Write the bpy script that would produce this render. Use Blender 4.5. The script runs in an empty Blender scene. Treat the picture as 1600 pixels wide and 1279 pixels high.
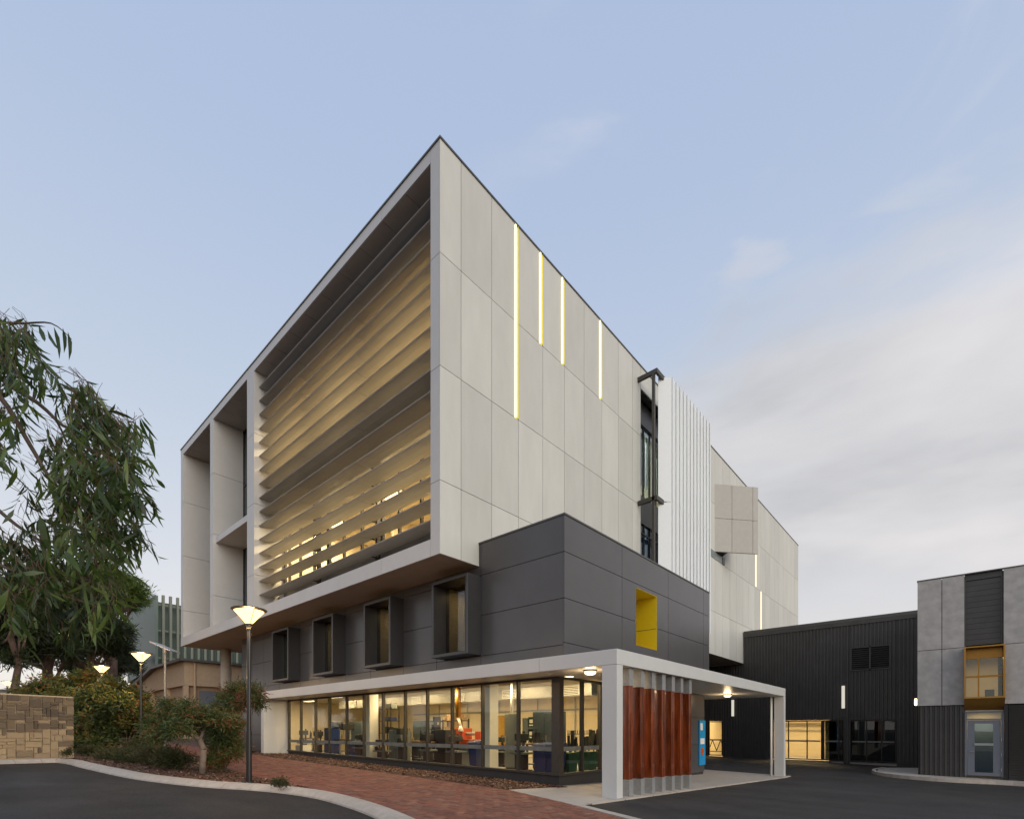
import bpy, bmesh, math, random
import numpy as np
from mathutils import Vector, Matrix
R = random.Random(7)
SC = bpy.context.scene
COL = SC.collection

# ------------------------------------------------------------------ camera (world X runs along the long side facade, Y along the louvred facade, camera at the origin)
F_PX, W_PX, H_PX, HOR = 785.0, 1600.0, 1279.0, 1140.0
YAW = math.atan2(.6657, .7463)
CU, SU = math.cos(YAW), math.sin(YAW)
cam_data = bpy.data.cameras.new('camera')
cam_data.sensor_width = 36.0
cam_data.sensor_fit = 'HORIZONTAL'
cam_data.lens = 36.0 * F_PX / W_PX
cam_data.shift_y = (HOR - H_PX / 2) / W_PX
cam_data.clip_start = .05
cam_data.clip_end = 3000
cam = bpy.data.objects.new('camera', cam_data)
COL.objects.link(cam)
cam.location = (0, 0, 0)
cam.rotation_euler = (math.pi / 2, 0, YAW - math.pi / 2)
SC.camera = cam

# ------------------------------------------------------------------ sun, sky, exposure
SUN_DIR = Vector((-.20, -.94, .38)).normalized()      # towards the glow left by the sun, behind the camera
sd = bpy.data.lights.new('sun', 'SUN')
sd.energy = 1.5
sd.angle = math.radians(50)
sd.color = (1.0, .935, .80)
so = bpy.data.objects.new('sun', sd)
so.rotation_euler = SUN_DIR.to_track_quat('Z', 'Y').to_euler()
so.location = (-30, -40, 30)
COL.objects.link(so)

world = bpy.data.worlds.new('World')
SC.world = world
world.use_nodes = True
WN, WL = world.node_tree.nodes, world.node_tree.links
WN.clear()


def wn(t, **k):
    n = WN.new(t)
    for a, b in k.items():
        setattr(n, a, b)
    return n


def wmath(op, a, b=None, clamp=False):
    n = wn('ShaderNodeMath', operation=op, use_clamp=clamp)
    for i, x in enumerate((a, b)):
        if x is None:
            continue
        if isinstance(x, (int, float)):
            n.inputs[i].default_value = x
        else:
            WL.new(x, n.inputs[i])
    return n.outputs[0]


def wramp(fac, stops):
    n = wn('ShaderNodeValToRGB')
    e = n.color_ramp.elements
    e[0].position, e[0].color = stops[0][0], (*stops[0][1], 1)
    e[1].position, e[1].color = stops[-1][0], (*stops[-1][1], 1)
    for p, c in stops[1:-1]:
        x = e.new(p)
        x.color = (*c, 1)
    WL.new(fac, n.inputs[0])
    return n.outputs[0]


def wmix(f, a, b):
    n = wn('ShaderNodeMix', data_type='RGBA')
    for s, x in ((0, f), (6, a), (7, b)):
        if isinstance(x, (int, float)):
            n.inputs[s].default_value = x
        elif isinstance(x, tuple):
            n.inputs[s].default_value = (*x, 1)
        else:
            WL.new(x, n.inputs[s])
    return n.outputs[2]


CLOUD = ((7, 2, 5), (5, 1, 1), (4, 1, 7))
tc = wn('ShaderNodeTexCoord')
sep = wn('ShaderNodeSeparateXYZ')
WL.new(tc.outputs['Generated'], sep.inputs[0])
X, Y, Z = sep.outputs
sky = wn('ShaderNodeTexSky', sky_type='NISHITA', sun_disc=False)
sky.sun_elevation = math.radians(9)
sky.sun_rotation = math.atan2(SUN_DIR.x, SUN_DIR.y)
sky.air_density = 1.0
sky.dust_density = 1.0
zc = wmath('MAXIMUM', Z, 0.0)
# thin high veil over the whole sky: pale near the horizon, clear blue overhead (colours are ten times the picture's: strength is .1)
veil = wramp(zc, [(0.0, (.90, .81, .77)), (.10, (.86, .81, .79)), (.26, (.73, .74, .785)), (.48, (.57, .645, .765)), (.72, (.46, .56, .76)), (1, (.40, .51, .74))])
vs = wn('ShaderNodeVectorMath', operation='SCALE')
WL.new(veil, vs.inputs[0])
vs.inputs['Scale'].default_value = 10.0
base = wmix(.84, sky.outputs[0], vs.outputs[0])
# clouds: a soft low bank over the right-hand half of the horizon, thin wisps above it


def wmap(x, a, b, c=0.0, d=1.0, smooth=True):
    n = wn('ShaderNodeMapRange')
    if smooth:
        n.interpolation_type = 'SMOOTHSTEP'
    for i, q in enumerate((a, b, c, d)):
        n.inputs[i + 1].default_value = q
    WL.new(x, n.inputs[0])
    return n.outputs[0]


def wnoise(rot, scl, loc, scale, detail=6, rough=.5, dist=0.3):
    m_ = wn('ShaderNodeMapping')
    m_.inputs['Rotation'].default_value = [math.radians(q) for q in rot]
    m_.inputs['Scale'].default_value = scl
    m_.inputs['Location'].default_value = loc
    WL.new(tc.outputs['Generated'], m_.inputs[0])
    n = wn('ShaderNodeTexNoise')
    n.inputs['Scale'].default_value = scale
    n.inputs['Detail'].default_value = detail
    n.inputs['Roughness'].default_value = rough
    n.inputs['Distortion'].default_value = dist
    WL.new(m_.outputs[0], n.inputs['Vector'])
    return n.outputs[0]


nA = wnoise((20, -28, 0), (1, 1, 2.3), CLOUD[0], 1.9, 7, .52, .35)
nB = wnoise((0, 52, 12), (1, 1, 3.2), CLOUD[1], 2.6, 6, .55, .5)
nC = wnoise((14, -22, 0), (1, 1, 3.4), CLOUD[2], 1.5, 6, .5, .3)
hor = wmath('SQRT', wmath('MAXIMUM', wmath('SUBTRACT', 1.0, wmath('MULTIPLY', Z, Z)), .02))
side = wmath('DIVIDE', wmath('ADD', wmath('MULTIPLY', X, .94), wmath('MULTIPLY', Y, -.34)), hor)
mside = wmap(wmath('ADD', side, wmath('MULTIPLY', nC, .35)), .52, 1.0)
zz = wmath('ADD', zc, wmath('MULTIPLY', wmath('SUBTRACT', nA, .5), .75))
mz = wmap(zz, .66, .44)
mlow = wmap(wmath('ADD', zc, wmath('MULTIPLY', wmath('SUBTRACT', nC, .5), .5)), .10, .30, .25, 1.0)
bankm = wmath('MULTIPLY', wmath('MULTIPLY', mz, mlow), wmath('MULTIPLY', mside, .92))
wis = wmath('MULTIPLY', wmath('MULTIPLY', wmap(nB, .51, .70), wmap(side, .30, .75)), wmath('MULTIPLY', wmap(zc, .30, .5), .40))
fc = wmath('MAXIMUM', bankm, wis)
ccol = wramp(wmath('ADD', wmath('MULTIPLY', nC, .65), wmath('MULTIPLY', nA, .35)), [(.36, (4.4, 4.45, 4.65)), (.46, (6.0, 5.95, 6.1)), (.60, (7.6, 7.3, 7.25))])
skyc = wmix(fc, base, ccol)
bg = wn('ShaderNodeBackground')
bg.inputs['Strength'].default_value = .10
WL.new(skyc, bg.inputs['Color'])
wo = wn('ShaderNodeOutputWorld')
WL.new(bg.outputs[0], wo.inputs[0])

SC.view_settings.view_transform = 'Standard'
SC.view_settings.look = 'None'
SC.view_settings.exposure = 0.15
SC.view_settings.gamma = 1.0
SC.view_settings.use_curve_mapping = False
try:
    SC.cycles.use_denoising = True
    SC.cycles.sample_clamp_indirect = 4.0
    SC.cycles.max_bounces = 8
    SC.cycles.transparent_max_bounces = 16
    SC.cycles.caustics_reflective = False
    SC.cycles.caustics_refractive = False
except Exception:
    pass

# ------------------------------------------------------------------ helpers
MATS = {}


def mat(name, col, rough=.6, metal=0.0, var=.08, scale=6.0, bump=0.0, bscale=60.0, spec=.5, stretch=(1, 1, 1), island=0.0, coat=0.0, col2=None, hue=None, trans=0.0):
    if name in MATS:
        return MATS[name]
    m = bpy.data.materials.new(name)
    m.use_nodes = True
    n, l = m.node_tree.nodes, m.node_tree.links
    b = n['Principled BSDF']
    g = n.new('ShaderNodeNewGeometry')
    mpn = n.new('ShaderNodeMapping')
    mpn.inputs['Scale'].default_value = stretch
    l.new(g.outputs['Position'], mpn.inputs[0])
    t = n.new('ShaderNodeTexNoise')
    t.inputs['Scale'].default_value = scale
    t.inputs['Detail'].default_value = 6
    t.inputs['Roughness'].default_value = .6
    l.new(mpn.outputs[0], t.inputs['Vector'])
    c2 = col2 or tuple(min(1, c * (1 + var)) for c in col)
    c1 = col if col2 else tuple(c * (1 - var) for c in col)
    mr = n.new('ShaderNodeMapRange')
    mr.inputs[1].default_value, mr.inputs[2].default_value = .3, .7
    l.new(t.outputs[0], mr.inputs[0])
    mx = n.new('ShaderNodeMix'); mx.data_type = 'RGBA'
    mx.inputs[6].default_value = (*c1, 1); mx.inputs[7].default_value = (*c2, 1)
    l.new(mr.outputs[0], mx.inputs[0])
    out = mx.outputs[2]
    if island:
        oi = n.new('ShaderNodeObjectInfo')
        ad = n.new('ShaderNodeMath'); ad.operation = 'ADD'
        l.new(g.outputs['Random Per Island'], ad.inputs[0]); l.new(oi.outputs['Random'], ad.inputs[1])
        fr = n.new('ShaderNodeMath'); fr.operation = 'FRACT'
        l.new(ad.outputs[0], fr.inputs[0])
        if hue:
            cr = n.new('ShaderNodeValToRGB')
            e = cr.color_ramp.elements
            e[0].position, e[0].color = hue[0][0], (*hue[0][1], 1)
            e[1].position, e[1].color = hue[-1][0], (*hue[-1][1], 1)
            for p_, c_ in hue[1:-1]:
                e.new(p_).color = (*c_, 1)
            l.new(fr.outputs[0], cr.inputs[0])
            m3 = n.new('ShaderNodeMix'); m3.data_type = 'RGBA'; m3.blend_type = 'MIX'
            m3.inputs[0].default_value = island
            l.new(out, m3.inputs[6]); l.new(cr.outputs[0], m3.inputs[7])
            out = m3.outputs[2]
        else:
            mr2 = n.new('ShaderNodeMapRange')
            mr2.inputs[3].default_value, mr2.inputs[4].default_value = 1 - island, 1 + island
            l.new(fr.outputs[0], mr2.inputs[0])
            vm = n.new('ShaderNodeVectorMath'); vm.operation = 'SCALE'
            l.new(out, vm.inputs[0]); l.new(mr2.outputs[0], vm.inputs['Scale'])
            out = vm.outputs[0]
    l.new(out, b.inputs['Base Color'])
    b.inputs['Roughness'].default_value = rough
    b.inputs['Metallic'].default_value = metal
    b.inputs['Specular IOR Level'].default_value = spec
    b.inputs['Coat Weight'].default_value = coat
    if trans:
        b.inputs['Transmission Weight'].default_value = trans
    if bump:
        t2 = n.new('ShaderNodeTexNoise')
        t2.inputs['Scale'].default_value = bscale
        t2.inputs['Detail'].default_value = 4
        l.new(mpn.outputs[0], t2.inputs['Vector'])
        bp = n.new('ShaderNodeBump')
        bp.inputs['Strength'].default_value = bump
        bp.inputs['Distance'].default_value = .01
        l.new(t2.outputs[0], bp.inputs['Height'])
        l.new(bp.outputs[0], b.inputs['Normal'])
    MATS[name] = m
    return m


def leafmat(name, hue, rough=.5, transl=.3):
    m = bpy.data.materials.new(name)
    m.use_nodes = True
    n, l = m.node_tree.nodes, m.node_tree.links
    b = n['Principled BSDF']
    g = n.new('ShaderNodeNewGeometry')
    oi = n.new('ShaderNodeObjectInfo')
    t = n.new('ShaderNodeTexNoise'); t.inputs['Scale'].default_value = 1.3
    l.new(g.outputs['Position'], t.inputs['Vector'])
    a1 = n.new('ShaderNodeMath'); a1.operation = 'MULTIPLY_ADD'; a1.inputs[1].default_value = .55
    l.new(g.outputs['Random Per Island'], a1.inputs[0])
    a2 = n.new('ShaderNodeMath'); a2.operation = 'MULTIPLY_ADD'; a2.inputs[1].default_value = 1.6; a2.inputs[2].default_value = -.55
    l.new(t.outputs[0], a2.inputs[0]); l.new(a2.outputs[0], a1.inputs[2])
    a3 = n.new('ShaderNodeMath'); a3.operation = 'MULTIPLY_ADD'; a3.inputs[1].default_value = .25; 
    l.new(oi.outputs['Random'], a3.inputs[0]); l.new(a1.outputs[0], a3.inputs[2])
    cr = n.new('ShaderNodeValToRGB')
    e = cr.color_ramp.elements
    e[0].position, e[0].color = hue[0][0], (*hue[0][1], 1)
    e[1].position, e[1].color = hue[-1][0], (*hue[-1][1], 1)
    for p_, c_ in hue[1:-1]:
        e.new(p_).color = (*c_, 1)
    l.new(a3.outputs[0], cr.inputs[0])
    l.new(cr.outputs[0], b.inputs['Base Color'])
    b.inputs['Roughness'].default_value = rough
    tr = n.new('ShaderNodeBsdfTranslucent')
    l.new(cr.outputs[0], tr.inputs[0])
    mx = n.new('ShaderNodeMixShader'); mx.inputs[0].default_value = transl
    l.new(b.outputs[0], mx.inputs[1]); l.new(tr.outputs[0], mx.inputs[2])
    l.new(mx.outputs[0], n['Material Output'].inputs[0])
    MATS[name] = m
    return m


def emit(name, col, s):
    m = bpy.data.materials.new(name)
    m.use_nodes = True
    n, l = m.node_tree.nodes, m.node_tree.links
    n.clear()
    e = n.new('ShaderNodeEmission')
    e.inputs[0].default_value = (*col, 1); e.inputs[1].default_value = s
    o = n.new('ShaderNodeOutputMaterial')
    l.new(e.outputs[0], o.inputs[0])
    MATS[name] = m
    return m


def glassmat(name, tint, refl=1.0, rough=0.0):
    m = bpy.data.materials.new(name)
    m.use_nodes = True
    n, l = m.node_tree.nodes, m.node_tree.links
    n.clear()
    tr = n.new('ShaderNodeBsdfTransparent'); tr.inputs[0].default_value = (*tint, 1)
    gl = n.new('ShaderNodeBsdfGlossy'); gl.inputs['Roughness'].default_value = rough
    gl.inputs[0].default_value = (.9, .97, 1, 1)
    g = n.new('ShaderNodeNewGeometry')
    dt_ = n.new('ShaderNodeVectorMath'); dt_.operation = 'DOT_PRODUCT'
    l.new(g.outputs['Normal'], dt_.inputs[0]); l.new(g.outputs['Incoming'], dt_.inputs[1])

    def mm(op, a, b=None, clamp=False):
        q = n.new('ShaderNodeMath'); q.operation = op; q.use_clamp = clamp
        for i, x in enumerate((a, b)):
            if x is None:
                continue
            if isinstance(x, (int, float)):
                q.inputs[i].default_value = x
            else:
                l.new(x, q.inputs[i])
        return q.outputs[0]
    # Schlick reflectance, the same from both sides of the sheet
    f_ = mm('POWER', mm('SUBTRACT', 1.0, mm('ABSOLUTE', dt_.outputs['Value']), True), 5.0)
    k = mm('MULTIPLY', mm('ADD', mm('MULTIPLY', f_, .955), .045), refl, True)
    mx = n.new('ShaderNodeMixShader')
    l.new(k, mx.inputs[0]); l.new(tr.outputs[0], mx.inputs[1]); l.new(gl.outputs[0], mx.inputs[2])
    o = n.new('ShaderNodeOutputMaterial')
    l.new(mx.outputs[0], o.inputs[0])
    MATS[name] = m
    return m


class MB:
    def __init__(s):
        s.v, s.f = [], []

    def hexa(s, p):
        k = len(s.v)
        s.v += [tuple(q) for q in p]
        s.f += [(k, k + 3, k + 2, k + 1), (k + 4, k + 5, k + 6, k + 7), (k, k + 1, k + 5, k + 4), (k + 1, k + 2, k + 6, k + 5), (k + 2, k + 3, k + 7, k + 6), (k + 3, k, k + 4, k + 7)]
        return s

    def box(s, x0, x1, y0, y1, z0, z1):
        return s.hexa([(x0, y0, z0), (x1, y0, z0), (x1, y1, z0), (x0, y1, z0), (x0, y0, z1), (x1, y0, z1), (x1, y1, z1), (x0, y1, z1)])

    def prism(s, poly, z0, z1):
        k, n = len(s.v), len(poly)
        f0 = z0 if callable(z0) else (lambda x, y: z0)
        f1 = z1 if callable(z1) else (lambda x, y: z1)
        s.v += [(x, y, f0(x, y)) for x, y in poly] + [(x, y, f1(x, y)) for x, y in poly]
        s.f.append(tuple(range(k + n - 1, k - 1, -1)))
        s.f.append(tuple(range(k + n, k + 2 * n)))
        for i in range(n):
            j = (i + 1) % n
            s.f.append((k + i, k + j, k + n + j, k + n + i))
        return s

    def cyl(s, p0, p1, r0, r1=None, n=12, caps=True):
        r1 = r0 if r1 is None else r1
        p0, p1 = Vector(p0), Vector(p1)
        d = (p1 - p0)
        if d.length < 1e-6:
            return s
        d.normalize()
        a = d.orthogonal().normalized()
        b = d.cross(a)
        k = len(s.v)
        for p, r in ((p0, r0), (p1, r1)):
            for i in range(n):
                t = 2 * math.pi * i / n
                s.v.append(tuple(p + a * (r * math.cos(t)) + b * (r * math.sin(t))))
        for i in range(n):
            j = (i + 1) % n
            s.f.append((k + i, k + j, k + n + j, k + n + i))
        if caps:
            s.f.append(tuple(range(k + n - 1, k - 1, -1)))
            s.f.append(tuple(range(k + n, k + 2 * n)))
        return s

    def tube(s, pts, rads, n=8):
        for i in range(len(pts) - 1):
            s.cyl(pts[i], pts[i + 1], rads[i], rads[i + 1], n, caps=(i in (0, len(pts) - 2)))
        return s

    def build(s, name, m, parent=None, smooth=False, bevel=0, kind=None, label=None):
        me = bpy.data.meshes.new(name)
        me.from_pydata(s.v, [], s.f)
        me.update()
        if smooth:
            me.polygons.foreach_set('use_smooth', [True] * len(me.polygons))
        me.materials.append(MATS[m] if isinstance(m, str) else m)
        o = bpy.data.objects.new(name, me)
        COL.objects.link(o)
        if parent:
            o.parent = parent
            o.matrix_parent_inverse = Matrix.Translation(-world_loc(parent))
        if bevel:
            b = o.modifiers.new('bevel', 'BEVEL')
            b.width = bevel; b.segments = 2; b.limit_method = 'ANGLE'
        if kind:
            o['kind'] = kind
        if label:
            o['label'] = label
        return o


def world_loc(o):
    if o.parent is None:
        return Vector(o.location)
    return world_loc(o.parent) + o.matrix_parent_inverse.translation + Vector(o.location)


def Bx(*a):
    return MB().box(*a)


def tag(o, label, cat, group=None):
    o['label'] = label
    o['category'] = cat
    if group:
        o['group'] = group
    return o


def thing(name, label, cat, loc=(0, 0, 0), group=None):
    o = bpy.data.objects.new(name, None)
    COL.objects.link(o)
    o.location = loc
    o.empty_display_size = .3
    return tag(o, label, cat, group)


def copy_tree(root, loc, label=None, parent=None, rotz=None):
    c = root.copy()
    COL.objects.link(c)
    if parent is None:
        c.location = loc
        if rotz is not None:
            c.rotation_euler = (0, 0, rotz)
        if label:
            c['label'] = label
    else:
        c.parent = parent
    for ch in [x for x in KIDS.get(root.name, [])]:
        copy_tree(ch, None, None, c)
    return c


KIDS = {}


def index_kids():
    KIDS.clear()
    for o in COL.objects:
        if o.parent:
            KIDS.setdefault(o.parent.name, []).append(o)


def piece(mesh_name, me_cache, name, dims, loc, m, parent):
    """alike pieces share one mesh"""
    key = (mesh_name, tuple(round(x, 3) for x in dims), m)
    if key not in me_cache:
        x, y, z = dims
        b = MB().box(0, x, 0, y, 0, z)
        me = bpy.data.meshes.new(mesh_name)
        me.from_pydata(b.v, [], b.f)
        me.materials.append(MATS[m])
        me_cache[key] = me
    o = bpy.data.objects.new(name, me_cache[key])
    COL.objects.link(o)
    o.parent = parent
    o.location = Vector(loc) - (world_loc(parent) if parent else Vector())
    return o


CACHE = {}


def pc(name, x0, x1, y0, y1, z0, z1, m, parent):
    return piece(name, CACHE, name, (x1 - x0, y1 - y0, z1 - z0), (x0, y0, z0), m, parent)


def G(x, y):
    return -1.57 - .0344 * (min(max(x, -20), 24.5) - 10.18) + .0232 * (min(max(y, -30), 55) - 5.86)


def c2w(r, f):                                           # metres right of / ahead of the camera -> world
    return CU * f + SU * r, SU * f - CU * r


# ------------------------------------------------------------------ materials
mat('fibre_cement', (.565, .555, .51), .55, var=.05, scale=1.7, bump=.12, bscale=40, stretch=(1.0, 1.0, .3), island=.075)
mat('frame_white', (.56, .545, .53), .45, var=.03, scale=2, bump=.05, island=.02)
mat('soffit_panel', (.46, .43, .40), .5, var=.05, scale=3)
mat('soffit_lamp_tint', (.38, .315, .26), .5, var=.06, scale=3)  # pale underside panels; the brown of warm lamplight is put into their colour
mat('bay_panel', (.41, .385, .35), .5, var=.05, scale=3, island=.03)
mat('canopy_white', (.57, .565, .55), .4, var=.035, scale=1.2, bump=.05, bscale=30)
mat('charcoal_panel', (.072, .068, .070), .30, var=.08, scale=1.4, bump=.03, bscale=30, spec=.5, island=.06)
mat('box_frame', (.038, .036, .038), .35, var=.08)
mat('joint_dark', (.035, .033, .032), .8, var=.1)
mat('cap_metal', (.10, .095, .088), .4, metal=.6, var=.1)
mat('louvre_metal', (.39, .38, .365), .62, metal=.08, var=.04, scale=3, island=.04)
mat('alu_dark', (.035, .032, .03), .4, metal=.5, var=.1)
mat('alu_black', (.02, .02, .02), .35, metal=.4, var=.1)
mat('screen_white', (.76, .78, .79), .4, var=.02)
mat('bracket_bronze', (.07, .062, .052), .45, metal=.4, var=.1)
mat('yellow_paint', (.80, .58, .015), .45, var=.03)
mat('yellow_reveal', (.80, .72, .10), .4, var=.03)
mat('bronze_gold', (.42, .21, .035), .35, metal=.55, var=.07)
mat('corrugated_dark', (.066, .061, .057), .45, metal=.2, var=.12, scale=1.5)
mat('concrete_panel', (.47, .44, .415), .7, var=.17, scale=3.2, bump=.2, bscale=30, island=.05)
mat('concrete_slab', (.40, .36, .32), .75, var=.1, scale=3, bump=.2, bscale=80)
mat('kerb_concrete', (.46, .40, .34), .8, var=.14, scale=5, bump=.4, bscale=70, island=.06)
mat('paver', (.26, .095, .062), .85, var=.25, scale=14, bump=.5, bscale=120, island=.75,
    hue=[(0, (.095, .034, .022)), (.3, (.17, .058, .034)), (.65, (.25, .088, .048)), (.85, (.14, .075, .055)), (1, (.31, .15, .09))])
mat('sand_joint', (.17, .10, .075), .9, var=.2, scale=20)
mat('mulch', (.105, .048, .028), .95, var=.45, scale=16, bump=1.0, bscale=60)
mat('mulch_chip', (.14, .065, .036), .9, var=.3, scale=30, island=.8, hue=[(0, (.05, .022, .014)), (.6, (.15, .07, .04)), (.9, (.26, .15, .09)), (1, (.38, .27, .18))])
mat('timber_red', (.055, .011, .004), .22, scale=3.0, stretch=(3.2, 3.2, .45), bump=.35, bscale=9, spec=.6, coat=.5, island=.22, col2=(.27, .055, .013))
mat('galvanised', (.36, .365, .365), .45, metal=.45, var=.12, scale=14)
mat('render_beige', (.52, .37, .24), .75, var=.08, scale=3, bump=.1)
mat('render_beige_dark', (.42, .29, .19), .8, var=.1, scale=3)
mat('teal_metal', (.115, .155, .135), .5, metal=.2, var=.08)
mat('fin_sage', (.19, .20, .155), .55, var=.07)
mat('roof_metal', (.13, .125, .12), .45, metal=.4, var=.1)
mat('grey_door', (.165, .175, .205), .45, var=.05)
mat('post_black', (.012, .012, .013), .32, var=.1, spec=.6)
mat('stone', (.27, .20, .13), .9, var=.3, scale=7, bump=.8, bscale=35, island=.8, hue=[(0, (.075, .056, .042)), (.4, (.14, .10, .068)), (.8, (.21, .15, .09)), (1, (.29, .21, .13))])
mat('stone_low_lit', (.40, .29, .18), .9, var=.15, scale=7, bump=.8, bscale=35, island=.5, hue=[(0, (.30, .21, .13)), (.5, (.42, .30, .175)), (1, (.50, .37, .22))])  # paler lower stones, brightened further: warm lamp glow put into the colour
mat('mortar', (.60, .47, .31), .95, var=.12, scale=12, bump=.5, bscale=60)
mat('bark', (.085, .06, .045), .9, var=.35, scale=8, stretch=(1, 1, .25), bump=.8, bscale=14)
mat('bark_pale', (.17, .13, .105), .85, var=.3, scale=10, bump=.5, bscale=20)
mat('bark_pine', (.10, .06, .045), .9, var=.4, scale=5, stretch=(1, 1, .3), bump=.8, bscale=10)
mat('twig', (.11, .05, .035), .8, var=.3)
mat('room_wall', (.74, .64, .46), .8, var=.03)
mat('room_floor', (.36, .34, .31), .45, var=.08)
mat('room_ceiling', (.62, .58, .50), .8, var=.03)
mat('duct', (.40, .40, .38), .4, metal=.4, var=.06)
mat('blue_plastic', (.012, .035, .15), .4, var=.06)
mat('green_plastic', (.015, .07, .035), .4, var=.06)
mat('orange_paint', (.50, .075, .015), .4, var=.06)
mat('black_machine', (.018, .018, .02), .45, var=.1)
mat('grey_machine', (.19, .215, .215), .45, var=.06)
mat('slate_cabinet', (.095, .125, .145), .45, var=.05)
mat('wood_top', (.32, .20, .10), .5, var=.12, stretch=(1, 8, 1))
mat('ochre_door', (.42, .24, .03), .5, var=.08)
mat('white_paint', (.75, .74, .70), .5, var=.03)
mat('sign_blue', (.015, .26, .55), .4, var=.05)
mat('sign_green', (.01, .12, .06), .4, var=.05)
mat('carton', (.40, .27, .15), .8, var=.08)
mat('solar_cell', (.34, .34, .38), .35, var=.05)
mat('band_film', (.17, .175, .16), .6, var=.25, scale=9)
mat('pale_wall', (.62, .60, .55), .7, var=.05)
emit('led', (1.0, .88, .46), 2.2)
emit('bar_glow', (.85, .80, .68), .75)
emit('led_pale', (1.0, .90, .62), 1.3)
emit('fixture', (1.0, .76, .42), 5.0)
emit('post_glow', (1.0, .60, .21), 3.4)
emit('ceiling_glow', (1.0, .72, .38), 4.5)
emit('door_glow', (1.0, .8, .5), 1.2)
glassmat('glass_clear', (.90, .92, .88), 1.0)
glassmat('glass_upper', (.88, .89, .84), .9)
glassmat('glass_tint', (.16, .19, .19), 1.2)
glassmat('glass_dim', (.5, .5, .46), 1.3)
glassmat('glass_teal', (.50, .66, .82), 1.8)
leafmat('leaf_gum', [(0, (.012, .026, .007)), (.3, (.024, .042, .012)), (.55, (.046, .076, .018)), (.8, (.085, .135, .026)), (1, (.15, .20, .045))], .38, .4)
leafmat('leaf_shrub', [(0, (.022, .034, .010)), (.4, (.05, .075, .018)), (.65, (.10, .12, .022)), (.85, (.19, .15, .03)), (1, (.26, .10, .03))], .6, .3)
leafmat('leaf_bottlebrush', [(0, (.022, .036, .012)), (.5, (.055, .085, .022)), (.75, (.10, .125, .03)), (.92, (.17, .09, .03)), (1, (.24, .06, .03))], .6, .3)
leafmat('leaf_dark', [(0, (.012, .020, .008)), (.6, (.03, .045, .015)), (1, (.06, .075, .02))], .6, .25)
leafmat('leaf_pine', [(0, (.02, .035, .010)), (.4, (.055, .09, .02)), (.75, (.11, .17, .03)), (1, (.18, .24, .045))], .6, .25)
leafmat('leaf_low', [(0, (.03, .038, .012)), (.5, (.055, .065, .02)), (1, (.10, .085, .035))], .7, .3)


def area(name, loc, size, power, col=(1, .71, .38), rot=(0, 0, 0), parent=None, sizey=None, spread=None):
    l = bpy.data.lights.new(name, 'AREA')
    l.energy = power
    l.color = col
    l.size = size
    if sizey:
        l.shape = 'RECTANGLE'; l.size_y = sizey
    if spread:
        l.spread = spread
    o = bpy.data.objects.new(name, l)
    COL.objects.link(o)
    if parent:
        o.parent = parent
        loc = Vector(loc) - world_loc(parent)
    o.location = loc
    o.rotation_euler = rot
    return o


def point(name, loc, power, r=.08, col=(1, .66, .28), parent=None):
    l = bpy.data.lights.new(name, 'POINT')
    l.energy = power; l.color = col; l.shadow_soft_size = r
    o = bpy.data.objects.new(name, l)
    COL.objects.link(o)
    if parent:
        o.parent = parent
        loc = Vector(loc) - world_loc(parent)
    o.location = loc
    return o


# ------------------------------------------------------------------ ground, road, paths
def sheet(name, poly, off, m, kind='structure', thick=.03):
    """polygon draped on the ground (planar each side of x = 24.5), laid as a thin slab"""
    bm = bmesh.new()
    vs_ = [bm.verts.new((x, y, 0)) for x, y in poly]
    bm.faces.new(vs_)
    for co, no in (((24.5, 0, 0), (1, 0, 0)), ((-20, 0, 0), (1, 0, 0)), ((0, 55, 0), (0, 1, 0)), ((0, -30, 0), (0, 1, 0))):
        bmesh.ops.bisect_plane(bm, geom=bm.verts[:] + bm.edges[:] + bm.faces[:], plane_co=co, plane_no=no)
    bmesh.ops.triangulate(bm, faces=bm.faces[:])
    bmesh.ops.recalc_face_normals(bm, faces=bm.faces[:])
    for f in bm.faces:
        if f.normal.z < 0:
            f.normal_flip()
    for v in bm.verts:
        v.co.z = G(v.co.x, v.co.y) + off
    me = bpy.data.meshes.new(name)
    bm.to_mesh(me)
    bm.free()
    me.materials.append(MATS[m])
    o = bpy.data.objects.new(name, me)
    COL.objects.link(o)
    if kind:
        o['kind'] = kind
    return o


mat('soil', (.13, .085, .055), .95, var=.3, scale=4, bump=.6, bscale=30)


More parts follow.
